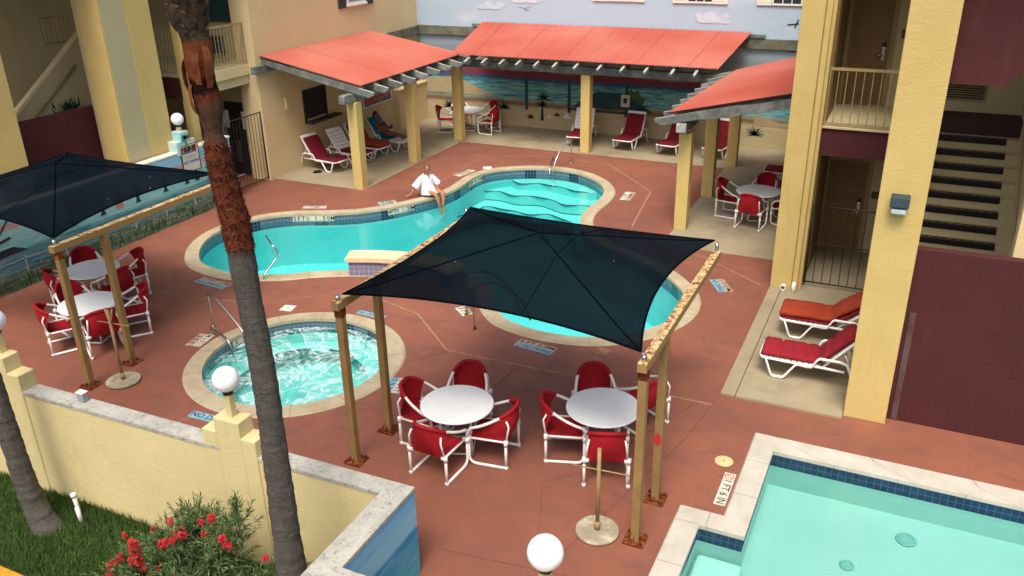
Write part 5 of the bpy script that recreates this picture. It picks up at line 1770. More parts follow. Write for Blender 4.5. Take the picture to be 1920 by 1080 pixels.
# ------------------------------------------------------------------ deck markings (inlaid tiles)
ZP = 0.009
def marker(label, cx, cy, ang, w, h, rows, name='depth_marker', group='inlaid depth and no-diving tiles'):
    """rows: list of (text, plate material, ink, symbol?) stacked from top to bottom"""
    t = thing(name, label, 'depth marker', (cx, cy, 0), RAD(ang), group)
    n = len(rows); rh = h / n
    for i, (txt, plate, ink, sym) in enumerate(rows):
        y1 = h / 2 - i * rh; y0 = y1 - rh
        m = MB(); m.box(-w / 2, y0 + .001, 0.001, w / 2, y1 - .001, ZP - .001)
        p = m.build('tile_plate', plate, t)
        m = MB()
        xo = rh * .5 if sym else 0
        text_into(m, txt, rh * .98, Matrix.Translation((xo, (y0 + y1) / 2, ZP)), bold=.0015)
        xs = [v.co.x for v in m.bm.verts]
        if xs:
            tw = max(xs) - min(xs); mid = (max(xs) + min(xs)) / 2
            k = min(1.25, (w - (rh if sym else 0) - .05) / tw)
            for v in m.bm.verts: v.co.x = (v.co.x - mid) * k + xo
        m.build('lettering', ink, p)
        if sym:
            m = MB(); no_entry(m, Matrix.Translation((-w / 2 + rh * .55, (y0 + y1) / 2, ZP)), rh * .42); m.build('no_diving_symbol', 'ink_red', p)
    m = MB(); k_ = max(2, round(w / .15))
    for i in range(1, k_): m.box(-w / 2 + w * i / k_ - .002, -h / 2, ZP - .0008, -w / 2 + w * i / k_ + .002, h / 2, ZP + .0006)
    m.build('grout', 'tile_tan', t)
    return t
marker('3 FT 0.9M and NO DIVING tiles between the pool and the white tables', -5.32, 12.08, -6, .74, .28, [('3 FT 0.9M', 'tile_tan', 'ink', False), ('NO DIVING', 'tile_blue', 'ink', True)])
marker('worn 5 FT 1.5M and NO DIVING tiles left of the palm trunk', -12.62, 12.05, -4, .82, .28, [('5 FT 1.5M', 'tile_tan', 'ink', True), ('NO DIVING', 'tile_blue', 'ink', False)])
marker('blue NO DIVING tile between the hot tub and the front wall', -8.90, 8.02, 2, .82, .17, [('NO DIVING', 'tile_blue', 'ink', False)])
marker('3 FT 0.9M tiles at the left edge of the hot tub', -10.97, 9.95, 100, .46, .30, [('3 FT', 'tile_tan', 'ink', False), ('0.9 M', 'tile_white', 'ink', True)])
marker('3 FT 0.9M tiles at the right edge of the hot tub', -6.87, 9.98, -78, .46, .30, [('3 FT', 'tile_white', 'ink', True), ('0.9 M', 'tile_blue', 'ink', False)])
marker('blue NO DIVING tile beyond the hot tub, beside the canopy post', -8.70, 12.05, -2, .62, .15, [('NO DIVING', 'tile_blue', 'ink', False)])
marker('1 FT 6 IN tile beside the wading pool coping', -1.445, 9.42, -90, .72, .15, [('1 FT 6 IN', 'tile_white', 'ink', True)])
marker('worn 4 FT 1.2M tiles on the far side of the large pool', -12.12, 17.95, 48, .48, .26, [('4 FT', 'tile_tan', 'ink', False), ('1.2M', 'tile_blue', 'ink', False)])
marker('worn 5 FT 1.5M tiles at the far edge of the left lobe', -13.68, 16.93, 22, .62, .22, [('5 FT', 'tile_tan', 'ink', False), ('1.5M', 'tile_white', 'ink', False)])
marker('3 FT 0.9M tiles beyond the seated person', -11.52, 21.15, 78, .72, .26, [('3 FT', 'tile_tan', 'ink', False), ('0.91M', 'tile_white', 'ink', False)])
marker('3 FT 0.9M tiles right of the far lobe of the large pool', -6.46, 20.82, 95, .70, .28, [('3 FT', 'tile_white', 'ink', False), ('0.9M', 'tile_tan', 'ink', False)])
marker('3 FT 0.9M and NO DIVING tiles just beyond the middle canopy beam', -2.93, 15.95, -60, .62, .30, [('3 FT 0.9M', 'tile_tan', 'ink', False), ('NO DIVING', 'tile_blue', 'ink', False)])
marker('3 FT tile peeping out under the near edge of the middle canopy', -7.15, 12.88, -40, .4, .22, [('3 FT', 'tile_white', 'ink', False)])
for (x, y, a, w, h, lab, mt) in ((-10.36, 11.66, 10, .25, .24, 'plain white skimmer lid between the pool and the hot tub', 'white_paint'), (-11.12, 21.85, 30, .25, .26, 'plain white skimmer lid at the far lobe of the large pool', 'white_paint'), (-4.18, 12.36, -8, .27, .26, 'rusty pink square lid near the pool edge', 'joint')):
    t = thing('skimmer_lid', lab, 'lid', (x, y, 0), RAD(a), 'square deck lids')
    m = MB(); m.box(-w / 2, -h / 2, .001, w / 2, h / 2, .014, .003); m.build('lid_plate', mt, t)
    m = MB(); m.tube([(-.04, 0, .016), (.04, 0, .016)], .006, 6); m.build('finger_slot', 'tile_tan', t)
t = thing('deck_drain', 'round cream drain lid in the deck beside the wading pool', 'lid', (-1.59, 10.02, 0))
m = MB(); m.cyl((0, 0, .001), .125, .012, 36, bevel=.004); m.build('lid_disc', mottled('cream_lid', srgb(214, 188, 140), srgb(200, 172, 124)), t)
m = MB(); m.cyl((0, 0, .0135), .012, .002, 12); m.build('screw', 'black', t)

# depth numbers set in the waterline tiles
def on_band(loop, p0, p1, texts, parent, z0=-.185, z1=-.04, sizes=.15, sym=None, orient=1):
    N = len(loop)
    i0 = min(range(N), key=lambda i: (loop[i] - Vector((p0[0], p0[1], 0))).length)
    i1 = min(range(N), key=lambda i: (loop[i] - Vector((p1[0], p1[1], 0))).length)
    step_ = 1 if (i1 - i0) % N < (i0 - i1) % N else -1
    path = [loop[i0]]
    k = i0
    while k != i1:
        k = (k + step_) % N; path.append(loop[k])
    m = MB()
    L = [0]
    for a, b in zip(path, path[1:]): L.append(L[-1] + (b - a).length)
    cen = sum(loop, Vector()) / N
    def at(s):
        for i in range(len(path) - 1):
            if s <= L[i + 1] or i == len(path) - 2:
                d = (path[i + 1] - path[i]).normalized()
                return path[i] + d * (s - L[i]), d
    # inward normal faces the water
    def frame(s):
        p, d = at(s)
        n_ = Vector((0, 0, 1)).cross(d)
        return p, d, n_
    sg = 1 if area2(loop) > 0 else -1
    nsign = sg * step_
    for a, b in zip(path, path[1:]):
        d = (b - a).normalized(); n_ = Vector((-d.y, d.x, 0)) * nsign * .004
        m.face([(a.x + n_.x, a.y + n_.y, z0), (b.x + n_.x, b.y + n_.y, z0), (b.x + n_.x, b.y + n_.y, z1), (a.x + n_.x, a.y + n_.y, z1)])
    pl = m.build('depth_tiles', 'tile_white', parent)
    m = MB()
    n = len(texts)
    for i, ch in enumerate(texts):
        if ch == ' ': continue
        s = L[-1] * (i + .5) / n
        p, d = at(s)
        nn = Vector((-d.y, d.x, 0)) * nsign
        xdir = Vector((0, 0, 1)).cross(nn)
        o = p + nn * .008
        z = (z0 + z1) / 2 + .004
        mt = Matrix(((xdir.x, 0, nn.x, o.x), (xdir.y, 0, nn.y, o.y), (0, 1, 0, z), (0, 0, 0, 1)))
        if ch == '@': no_entry(m, mt, .045)
        else: text_into(m, ch, sizes, mt, bold=.002)
    m.build('lettering', 'ink', pl)
LOOPP = offset_closed(POOL, .30)
on_band(LOOPP, (-13.80, 16.25), (-12.93, 16.6), '5FT@ 1.50M', main_pool)
on_band(LOOPP, (-11.92, 17.5), (-11.45, 18.15), '4FT@ 1.20M', main_pool)
on_band(LOOPP, (-11.05, 20.3), (-10.98, 21.2), '3FT@ 0.91M', main_pool)
on_band(LOOPP, (-3.55, 15.35), (-3.42, 14.9), '3FT', main_pool)
LOOPS = offset_closed(SPA, .30)
on_band(LOOPS, (-10.45, 10.25), (-10.25, 10.85), '3 FT', spa, -.15, -.045, .1)
on_band(LOOPS, (-8.05, 11.4), (-7.65, 11.05), '3 FT', spa, -.15, -.045, .1)

# ------------------------------------------------------------------ palms
def trunk(parent, prof, y, mat, fib, zsh=None, seed=1, ball=None, n=30, nf=700):
    rr = random.Random(seed)
    prof = sorted(prof)
    zs = []
    z = prof[0][0]
    def at(z):
        for a, b in zip(prof, prof[1:]):
            if z <= b[0]:
                f = (z - a[0]) / (b[0] - a[0])
                return a[1] + (b[1] - a[1]) * f, a[2] + (b[2] - a[2]) * f
        return prof[-1][1:]
    while z < prof[-1][0]:
        zs.append(z); z += .035
    zs.append(prof[-1][0])
    rows = []
    for i, z in enumerate(zs):
        x, r_ = at(z)
        r_ *= 1 + .035 * sin(z * 37) * sin(z * 11 + 1) + rr.uniform(-.012, .012)
        rows.append([(x + r_ * (1 + .04 * sin(3 * k + z * 5) + rr.uniform(-.012, .012)) * cos(2 * pi * k / n), y + r_ * (1 + .04 * cos(2 * k + z * 4)) * sin(2 * pi * k / n), z) for k in range(n)])
    m = MB(); m.grid(rows, closed=True)
    tr = m.build('trunk', mat, parent)
    m = MB()
    for i in range(nf):
        z = rr.uniform(prof[0][0] + .1, prof[-1][0]) if zsh is None or rr.random() < .25 else rr.uniform(*zsh)
        x, r_ = at(z)
        a = rr.uniform(0, 2 * pi)
        c = Vector((x + r_ * cos(a) * .99, y + r_ * sin(a) * .99, z))
        o = Vector((cos(a), sin(a), 0)); s_ = Vector((-sin(a), cos(a), 0))
        big = zsh is not None and zsh[0] < z < zsh[1]
        l_ = rr.uniform(.012, .042) * (1.0 if big else .55)
        tip = c + o * l_ * rr.uniform(.4, 1.0) + Vector((0, 0, rr.uniform(-.2, 1.1) * l_)) + s_ * rr.uniform(-.5, .5) * l_
        w = rr.uniform(.004, .014)
        m.face([c - s_ * w, c + s_ * w, tip])
    m.build('bark_fibres', fib, parent, recalc=False)
    return at
def crown(parent, c, n, length, seed, drop=0.5):
    rr = random.Random(seed)
    for k in range(n):
        a = 2 * pi * k / n + rr.uniform(-.2, .2); el = rr.uniform(.1, 1.2)
        L = length * rr.uniform(.85, 1.1)
        pts = []
        for i in range(9):
            f = i / 8
            h = L * f * sin(el) - drop * L * f * f * (1.1 - el * .4)
            pts.append(c + Vector((cos(a) * L * f * cos(el * .8), sin(a) * L * f * cos(el * .8), h)))
        m = MB(); m.tube(pts, [.022 * (1 - .8 * i / 8) for i in range(9)], 5)
        for i in range(46):
            f = .28 + .72 * i / 46
            q = f * 8; j = min(7, int(q)); p = pts[j].lerp(pts[j + 1], q - j)
            d = (pts[j + 1] - pts[j]).normalized(); s_ = Vector((-sin(a), cos(a), 0))
            for sg in (-1, 1):
                l_ = .5 * (1.1 - f * .7)
                tip = p + (s_ * sg * .8 + d * .6).normalized() * l_ - Vector((0, 0, l_ * .35))
                w = d * .018
                m.face([p - w, p + w, tip])
        m.build('frond', 'leaf_palm', parent, recalc=False)
pt = thing('palm_tree', 'tall palm trunk with shedding red brown bark in front of the deck', 'palm tree', (0, 0, 0))
PROF = [(6.9, -5.33, .15), (6.37, -5.3, 0.158), (6.29, -5.315, 0.157), (6.2, -5.31, 0.136), (6.14, -5.285, 0.112), (6.08, -5.265, 0.112), (5.98, -5.27, 0.119), (5.88, -5.28, 0.112), (5.82, -5.28, 0.102), (5.75, -5.275, 0.105), (5.66, -5.26, 0.107), (5.58, -5.25, 0.112), (5.49, -5.245, 0.100), (5.38, -5.25, 0.075), (5.31, -5.245, 0.078), (5.24, -5.24, 0.099), (5.11, -5.235, 0.107), (4.93, -5.215, 0.112), (4.74, -5.19, 0.115), (4.58, -5.16, 0.123), (4.44, -5.165, 0.124), (4.32, -5.15, 0.12), (4.3, -5.155, 0.114), (4.04, -5.15, 0.116), (3.84, -5.145, 0.112), (3.52, -5.125, 0.112), (3.08, -5.11, 0.115), (2.72, -5.11, 0.115), (2.17, -5.12, 0.123), (1.72, -5.125, 0.129), (1.18, -5.14, 0.138), (0.62, -5.14, 0.158), (.2, -5.14, .17), (-.2, -5.14, .19), (-.47, -5.14, .22)]
at = trunk(pt, PROF, 5.3, 'bark_red', 'fibre', (4.3, 5.26), 3, nf=2300)
# cut leaf bases at the neck
m = MB()
rr = random.Random(5)
for k in range(150):
    z = 6.12 + rr.random() ** .8 * .75
    x, r_ = at(z)
    a = rr.uniform(0, 2 * pi)
    o = Vector((cos(a), sin(a), 0)); s_ = Vector((-sin(a), cos(a), 0)); up = Vector((0, 0, 1))
    c = Vector((x, 5.3, z)) + o * r_ * .85
    w, h, l_ = rr.uniform(.02, .042), rr.uniform(.03, .06), rr.uniform(.012, .034)
    tip = c + o * l_ + up * h * .5
    m.extr([c - s_ * w - up * h * .3, c + s_ * w - up * h * .3, tip + s_ * w * .6, tip + up * .012, tip - s_ * w * .6], up * .012 + o * .006)
m.build('leaf_bases', 'boot', pt)
m = MB()
for k in range(900):
    z = 6.08 + rr.random() * .8; x, r_ = at(z); a = rr.uniform(0, 2 * pi)
    o = Vector((cos(a), sin(a), 0)); s_ = Vector((-sin(a), cos(a), 0))
    c = Vector((x, 5.3, z)) + o * r_ * .95
    m.face([c - s_ * .008, c + s_ * .008, c + o * rr.uniform(.004, .022) + Vector((0, 0, rr.uniform(-.05, .05)))])
m.build('neck_fibres', 'fibre_grey', pt, recalc=False)
# loose peeling sheath strips
m = MB()
for (a, z0, z1, b) in ((RAD(-20), 5.72, 6.05, .05), (RAD(195), 5.62, 5.95, .045), (RAD(-60), 5.75, 6.0, .02), (RAD(250), 5.5, 5.75, .03)):
    rows = []
    for i in range(9):
        f = i / 8; z = z0 + (z1 - z0) * f; x, r_ = at(z)
        rr_ = r_ + .004 + b * sin(f * pi) ** .7
        rows.append([(x + rr_ * cos(a + w), 5.3 + rr_ * sin(a + w), z) for w in (-.22, -.1, 0, .1, .22)])
    m.grid(rows)
m.build('peeling_sheath', mottled('orange_sheath', srgb(146, 84, 46), srgb(96, 46, 26), 12, .7, .2, 40, .004), pt)
crown(pt, Vector((-5.33, 5.3, 7.6)), 22, 2.1, 4)
m = MB(); m.tube([(-5.33, 5.3, 6.85), (-5.33, 5.3, 7.7)], [.15, .12], 16); m.build('neck', 'bark', pt)
p2 = thing('palm_tree', 'grey palm trunk with flared base in the grass at the left edge', 'palm tree', (0, 0, 0))
PROF2 = [(7.4, -9.9, .12), (4.0, -9.9, .115), (2.0, -9.88, .118), (1.04, -9.846, 0.125), (0.64, -9.831, 0.126), (0.32, -9.817, 0.136), (-0.08, -9.777, 0.146), (-0.3, -9.7, 0.166), (-0.44, -9.62, 0.196), (-.5, -9.6, .215)]
trunk(p2, PROF2, 5.6, 'bark', 'fibre_grey', None, 9, nf=900)
crown(p2, Vector((-9.9, 5.6, 7.4)), 20, 2.0, 8)

# ------------------------------------------------------------------ oleander
ol = thing('oleander_shrub', 'oleander shrub with narrow leaves and red flower clusters against the front wall', 'shrub', (0, 0, 0))
rr = random.Random(21)
blobs = [((-6.95, 5.55, .12), .45, .42), ((-6.35, 5.5, .24), .34, .40), ((-6.12, 5.6, .70), .15, .24), ((-6.75, 5.6, .50), .24, .22), ((-7.55, 5.3, -.22), .42, .28), ((-5.7, 5.45, -.05), .42, .26), ((-6.4, 5.1, -.15), .9, .36), ((-5.42, 5.5, .30), .18, .30)]
m, stems = MB(), MB()
for (c, rx, rz_) in blobs:
    c = Vector(c)
    nb = int(95 * rx / .4)
    for b in range(nb):
        a, e = rr.uniform(0, 2 * pi), rr.uniform(-.35, 1.5)
        d = Vector((cos(a) * cos(e), sin(a) * cos(e), sin(e)))
        q = c + Vector((d.x * rx, d.y * min(rx, .42), d.z * rz_)) * (rr.random() ** .45) * rr.uniform(.8, 1.15)
        if q.y > 6.05: q.y = 6.05 - rr.random() * .1
        if q.z < -.42: continue
        tipdir = (d + Vector((rr.uniform(-.3, .3), rr.uniform(-.3, .3), .55))).normalized()
        L = rr.uniform(.10, .20)
        if rr.random() < .35: stems.tube([c + Vector((0, 0, -.3)), (c + q) / 2 + Vector((0, 0, .04)), q], [.007, .006, .004], 4, False)
        stems.tube([q, q + tipdir * L], [.0035, .002], 4, False)
        for k in range(15):
            f = (k + .5) / 15
            p = q + tipdir * L * f
            s_ = Vector((rr.uniform(-1, 1), rr.uniform(-1, 1), rr.uniform(-.5, .9)))
            s_ = (s_ - tipdir * s_.dot(tipdir)).normalized()
            ld = (s_ * (1.05 - f * .55) + tipdir * (.45 + f * .7)).normalized()
            ll = rr.uniform(.07, .13); w = ld.cross(tipdir)
            w = (w.normalized() if w.length > .01 else Vector((1, 0, 0))) * rr.uniform(.005, .0085)
            mid = p + ld * ll * .5
            end = p + ld * ll - Vector((0, 0, ll * .22))
            m.face([p, mid + w, end, mid - w])
m.build('leaves', 'leaf', ol, recalc=False)
stems.build('stems', 'fibre_grey', ol)
FL = [(-6.73, .87, .055), (-6.97, .72, .04), (-6.29, .98, .05), (-6.15, 1.06, .07), (-5.96, .92, .06), (-6.07, 1.14, .05), (-5.92, .82, .045), (-6.31, .80, .04), (-6.66, .70, .10), (-6.89, .52, .09), (-6.78, .60, .07), (-7.42, .26, .10), (-7.38, .38, .08), (-7.41, .10, .12), (-7.36, -.02, .08), (-7.83, -.10, .10), (-7.72, .02, .07), (-7.13, .04, .05), (-6.92, -.02, .09), (-8.0, -.36, .09), (-7.3, -.30, .07), (-6.38, -.12, .07), (-5.47, .75, .05), (-5.45, .45, .08), (-5.32, .40, .06), (-7.6, .36, .05), (-6.0, .74, .06)]
m = MB()
for (x, z, r_) in FL:
    r_ *= .78
    c = Vector((x, 5.22 + rr.uniform(-.05, .08), z))
    for k in range(int(34 * (r_ / .06) ** 1.6)):
        o = Vector((rr.gauss(0, 1), rr.gauss(0, 1), rr.gauss(0, 1))).normalized() * r_ * rr.random() ** .4
        fc = c + o; nrm = (o.normalized() + Vector((rr.uniform(-.6, .6), -.5, .5))).normalized()
        u_ = nrm.orthogonal().normalized(); v_ = nrm.cross(u_)
        for q in range(5):
            a = 2 * pi * q / 5 + k
            dirv = u_ * cos(a) + v_ * sin(a); pw = nrm.cross(dirv) * .007
            m.face([fc, fc + dirv * .012 + pw, fc + dirv * .022 + nrm * .004, fc + dirv * .012 - pw])
m.build('flowers', 'petal', ol, recalc=False)

# ------------------------------------------------------------------ people
def skinned(chains, level=2):
    """chains: list of (joints dict name->(co, r), edges, root); returns an evaluated bmesh"""
    out = bmesh.new()
    for joints, edges, root in chains:
        names = list(joints)
        me = bpy.data.meshes.new('sk')
        me.from_pydata([joints[n][0] for n in names], [(names.index(a), names.index(b)) for a, b in edges], [])
        ob = bpy.data.objects.new('sk', me)
        COL.objects.link(ob)
        ob.modifiers.new('Skin', 'SKIN').use_smooth_shade = True
        sk = me.skin_vertices[0].data
        for i, n in enumerate(names):
            r_ = joints[n][1]
            sk[i].radius = r_ if isinstance(r_, tuple) else (r_, r_)
            sk[i].use_root = (n == root)
        ss = ob.modifiers.new('S', 'SUBSURF'); ss.levels = level; ss.render_levels = level
        dg = bpy.context.evaluated_depsgraph_get(); dg.update()
        ev = bpy.data.meshes.new_from_object(ob.evaluated_get(dg))
        out.from_mesh(ev)
        bpy.data.objects.remove(ob); bpy.data.meshes.remove(ev); bpy.data.meshes.remove(me)
    for f in out.faces: f.smooth = True
    return out
def chain(pts, rs):
    j = {str(i): (p, r) for i, (p, r) in enumerate(zip(pts, rs))}
    return (j, [(str(i), str(i + 1)) for i in range(len(pts) - 1)], '0')
def hand(wrist, direction, palm_n, side=1, curl=.35):
    """palm plus five fingers; returns chains"""
    w, d, n = Vector(wrist), Vector(direction).normalized(), Vector(palm_n).normalized()
    s_ = d.cross(n).normalized() * side
    out = [chain([w, w + d * .04, w + d * .082], [(.020, .014), (.032, .013), (.034, .012)])]
    for k, (off, ln) in enumerate(((-.027, .066), (-.009, .076), (.009, .071), (.026, .056))):
        b = w + d * .075 + s_ * off
        d2 = (d - n * curl).normalized(); d3 = (d - n * curl * 2.4).normalized()
        out.append(chain([b, b + d * ln * .35, b + d * ln * .35 + d2 * ln * .35, b + d * ln * .35 + d2 * ln * .35 + d3 * ln * .3], [.0085, .0085, .0075, .0065]))
    b = w + d * .028 - s_ * .020
    td = (d * .6 - s_ * .8 - n * .2).normalized()
    out.append(chain([b, b + td * .03, b + td * .03 + (td + d * .5).normalized() * .032], [.011, .0095, .008]))
    return out
def head_parts(t, body_bm, c, fwd, up, hairmat, scale=1.0):
    """adds a shaped head to the body mesh, eyes, mouth and hair as parts"""
    F = Vector(fwd).normalized(); U = (Vector(up) - F * Vector(up).dot(F)).normalized(); S = F.cross(U)
    mt = Matrix(((F.x, S.x, U.x, c[0]), (F.y, S.y, U.y, c[1]), (F.z, S.z, U.z, c[2]), (0, 0, 0, 1)))
    b = bmesh.new(); bmesh.ops.create_uvsphere(b, u_segments=28, v_segments=20, radius=1)
    for v in b.verts:
        x, y, z = v.co
        w = 1.0 if z > 0 else 1 - .30 * z * z
        nx = .092 * x * (1 if x > 0 else 1.1) * w
        ny = .074 * y * w; nz = .112 * z
        if x > .5:
            nx += .018 * math.exp(-((y / .16) ** 2) - ((z + .12) / .22) ** 2)          # nose
            nx -= .008 * math.exp(-(((abs(y) - .38) / .16) ** 2) - ((z - .06) / .12) ** 2)  # eye sockets
            nx += .006 * math.exp(-((y / .3) ** 2) - ((z + .82) / .16) ** 2)            # chin
            nx += .004 * math.exp(-((y / .25) ** 2) - ((z + .48) / .07) ** 2)           # lips
        v.co = Vector((nx, ny, nz)) * scale
    for f in b.faces: f.smooth = True
    m_ = MB(); m_.bm.free(); m_.bm = body_bm; m_.add(b, mt)
    for sg in (-1, 1):                                                        # ears
        e = bmesh.new(); bmesh.ops.create_uvsphere(e, u_segments=10, v_segments=8, radius=1)
        for v in e.verts: v.co = Vector((v.co.x * .018 - .005, sg * .076 + v.co.y * .009, v.co.z * .03 - .005)) * scale
        for f in e.faces: f.smooth = True
        m_.add(e, mt)
    def part(name, mat, fn):
        q = MB(); fn(q)
        for v in q.bm.verts: v.co = mt @ (v.co * scale)
        return q.build(name, mat, t)
    for sg in (-1, 1):
        part('eye', 'black', lambda q: q.sphere((.080, sg * .028, .006), .010, 10, 8, (.6, 1.1, .7)))
    part('mouth', 'ink_red', lambda q: q.sphere((.090, 0, -.055), .016, 10, 8, (.35, 1.2, .32)))
    def hair(q):
        rr = random.Random(3)
        rows = []
        for i in range(13):
            th = pi * .68 * i / 12
            row = []
            for k in range(28):
                a = 2 * pi * k / 28
                front = max(0, cos(a))
                tt = th * (1 - .62 * front ** .7)
                r_ = 1.09 + .03 * sin(a * 5 + i)
                row.append((-.010 + .092 * r_ * sin(tt) * cos(a), .078 * r_ * sin(tt) * sin(a), .114 * r_ * cos(tt) + .002 - (.025 if th > 2.0 and front < .1 else 0)))
            rows.append(row)
        q.grid(rows, closed=True)
    part('hair', hairmat, hair)
    return mt

# seated person at the pool edge: local +x faces the pool
ANG = RAD(-24)
pe = thing('person', 'person in a white tunic sitting on the pool edge with feet in the water', 'person', (-11.44, 18.90, .026), ANG)
J = {
 'pel': ((0, 0, .10), (.135, .105)), 'wst': ((-.02, 0, .27), (.115, .09)), 'che': ((-.02, 0, .42), (.135, .095)), 'nkb': ((-.01, 0, .545), (.062, .058)), 'nk': ((.008, .0, .60), .046), 'hd': ((.02, 0, .66), .05),
 'hL': ((.06, .09, .09), .092), 'kL': ((.44, .17, .13), .062), 'sL': ((.50, .14, -.05), .055), 'aL': ((.50, .10, -.27), .036), 'fL': ((.60, .10, -.33), (.038, .026)), 'tL': ((.68, .11, -.34), (.034, .018)),
 'hR': ((.06, -.09, .09), .092), 'kR': ((.43, -.06, .13), .062), 'sR': ((.49, -.02, -.05), .055), 'aR': ((.50, .02, -.27), .036), 'fR': ((.60, -.01, -.33), (.038, .026)), 'tR': ((.68, -.03, -.34), (.034, .018)),
 'uL': ((-.02, .17, .50), .052), 'eL': ((.02, .29, .27), .037), 'wL': ((.20, .17, .205), .025),
 'uR': ((-.02, -.17, .50), .052), 'eR': ((-.10, -.31, .28), .037), 'wR': ((-.14, -.45, .07), .025)}
Ed = [('pel', 'wst'), ('wst', 'che'), ('che', 'nkb'), ('nkb', 'nk'), ('nk', 'hd'), ('pel', 'hL'), ('hL', 'kL'), ('kL', 'sL'), ('sL', 'aL'), ('aL', 'fL'), ('fL', 'tL'), ('pel', 'hR'), ('hR', 'kR'), ('kR', 'sR'), ('sR', 'aR'), ('aR', 'fR'), ('fR', 'tR'),
      ('che', 'uL'), ('uL', 'eL'), ('eL', 'wL'), ('che', 'uR'), ('uR', 'eR'), ('eR', 'wR')]
bmb = skinned([(J, Ed, 'pel')] + hand(J['wL'][0], (.9, -.35, -.25), (0, 0, 1), 1) + hand(J['wR'][0], (-.35, -.9, -.25), (0, 0, 1), -1, .15))
head_parts(pe, bmb, (.035, 0, .735), (.88, -.45, -.12), (0, 0, 1), 'hair')
q = MB(); q.bm.free(); q.bm = bmb; q.build('body', 'skin', pe)
def shell(name, rings, mat, parent, closed=True, thick=None):
    m = MB(); m.grid(rings, closed=closed); return m.build(name, mat, parent)
def oval(c, rx, ry, n=28, tilt=0, wob=0, ph=0):
    return [(c[0] + rx * cos(2 * pi * k / n), c[1] + ry * sin(2 * pi * k / n), c[2] + tilt * cos(2 * pi * k / n) + wob * sin(6 * pi * k / n + ph)) for k in range(n)]
# tunic: body, V neck, wide elbow sleeves
rings = [oval((-.012, 0, .575), .064, .085, tilt=-.035), oval((-.015, 0, .555), .085, .125, tilt=-.02), oval((-.018, 0, .525), .108, .178, tilt=-.01), oval((-.018, 0, .45), .135, .198), oval((-.01, 0, .34), .135, .185), oval((.0, 0, .25), .140, .180, wob=.004), oval((.03, 0, .17), .18, .20, wob=.006), oval((.075, 0, .105), .235, .215, tilt=.035), oval((.10, 0, .045), .265, .225, tilt=.06, wob=.008)]
shell('tunic', rings, 'white_cloth', pe)
def sleeve(a, b, r0, r1, name='sleeve'):
    a, b = Vector(a), Vector(b); d = (b - a).normalized(); u_ = d.orthogonal().normalized(); v_ = d.cross(u_)
    rows = []
    for i in range(7):
        f = i / 6; r_ = r0 + (r1 - r0) * f
        rows.append([a.lerp(b, f) + (u_ * cos(2 * pi * k / 20) + v_ * sin(2 * pi * k / 20)) * r_ * (1 + .05 * sin(4 * k + i)) for k in range(20)])
    m = MB(); m.grid(rows, closed=True); m.build(name, 'white_cloth', pe)
sleeve((-.02, .13, .50), (.03, .31, .255), .075, .105)
sleeve((-.02, -.13, .50), (-.10, -.335, .25), .075, .105)
m = MB(); m.extr([(.062, -.040, .572), (.062, .040, .572), (.114, .0, .445)], (.012, 0, .004)); m.build('neck_opening', 'skin', pe)

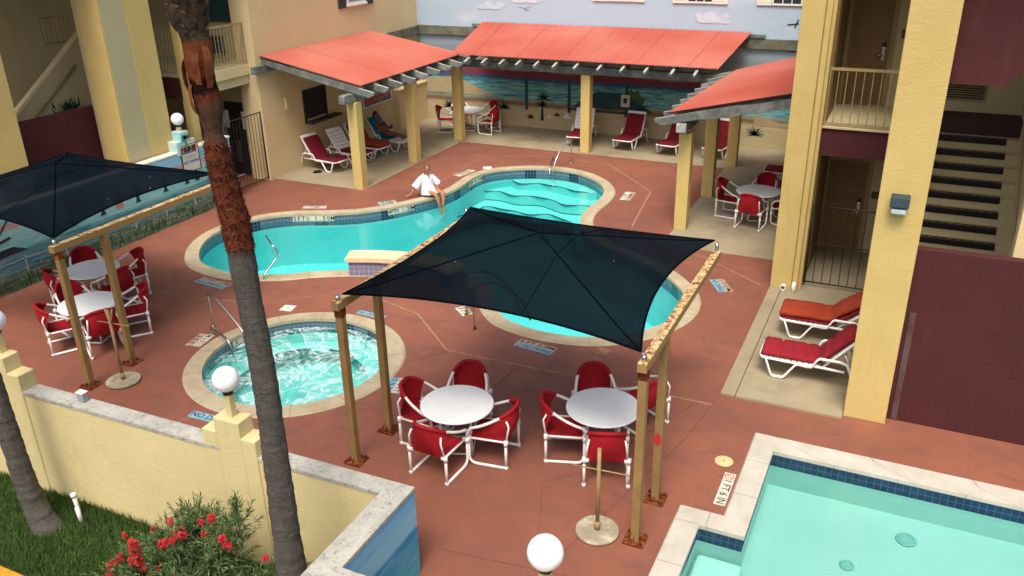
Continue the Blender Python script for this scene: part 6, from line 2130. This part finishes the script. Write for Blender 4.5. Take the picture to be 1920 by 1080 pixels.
# sunbather on the teal towel: local axes match the lounger (+y towards the feet)
p2_ = thing('person', 'sunbather in dark bikini reclining on the teal towel under the left pergola', 'person', (-15.0, 22.75, .005), Q(-96))
A56 = RAD(56)
Hh = Vector((0, -.30, .36)); dv = Vector((0, -cos(A56), sin(A56))); nv = Vector((0, sin(A56), cos(A56)))
B = lambda s_, x=0, o=.12: tuple(Hh + dv * s_ + nv * o + Vector((x, 0, 0)))
J = {'pel': ((0, -.20, .47), (.13, .10)), 'wst': (B(.16), (.11, .085)), 'che': (B(.34), (.13, .095)), 'nkb': (B(.48), (.06, .055)), 'nk': (B(.54), .045), 'hd': (B(.60, 0, .13), .05),
 'hL': ((.09, -.13, .46), .09), 'kL': ((.11, .26, .56), .058), 'aL': ((.10, .58, .42), .036), 'fL': ((.11, .66, .46), (.034, .028)),
 'hR': ((-.09, -.13, .46), .09), 'kR': ((-.09, .27, .47), .058), 'aR': ((-.10, .62, .41), .036), 'fR': ((-.10, .69, .46), (.034, .028)),
 'uL': (B(.44, .17), .048), 'eL': ((.25, -.26, .58), .035), 'wL': ((.09, -.04, .66), .024), 'uR': (B(.44, -.17), .048), 'eR': ((-.25, -.26, .58), .035), 'wR': ((-.07, -.04, .66), .024)}
Ed = [('pel', 'wst'), ('wst', 'che'), ('che', 'nkb'), ('nkb', 'nk'), ('nk', 'hd'), ('pel', 'hL'), ('hL', 'kL'), ('kL', 'aL'), ('aL', 'fL'), ('pel', 'hR'), ('hR', 'kR'), ('kR', 'aR'), ('aR', 'fR'), ('che', 'uL'), ('uL', 'eL'), ('eL', 'wL'), ('che', 'uR'), ('uR', 'eR'), ('eR', 'wR')]
bmb = skinned([(J, Ed, 'pel')] + hand(J['wL'][0], (-.5, .5, .6), (0, 1, 0), 1, .6) + hand(J['wR'][0], (.5, .5, .6), (0, 1, 0), -1, .6))
hc = B(.72, 0, .14)
head_parts(p2_, bmb, hc, (.15, .85, -.25), (0, -.35, 1), 'hair_dark')
q = MB(); q.bm.free(); q.bm = bmb; q.build('body', 'skin_dark', p2_)
m = MB()
for sx in (-1, 1): m.sphere(B(.36, sx * .07, .20), .062, 14, 10, (1, .8, .9))
m.tube([B(.36, -.14, .15), B(.36, -.07, .235), B(.36, 0, .235), B(.36, .07, .235), B(.36, .14, .15)], .016, 6); m.build('bikini_top', 'black', p2_)
m = MB(); m.sphere((0, -.17, .48), .15, 18, 12, (1.05, .62, .72)); m.build('bikini_bottom', 'black', p2_)
t = thing('phone', 'dark phone held up by the sunbather on the teal towel', 'phone', (-15.0, 22.75, .005), Q(-96))
m = MB(); m.box(-.045, .03, .66, .045, .042, .80, .006, Matrix.Rotation(RAD(-20), 3, 'X'), Vector((0, .03, .70))); m.build('phone_case', 'black', t)
m = MB(); m.box(-.012, .043, .775, .012, .05, .79, .002, Matrix.Rotation(RAD(-20), 3, 'X'), Vector((0, .03, .70))); m.build('camera_bump', 'steel', t)
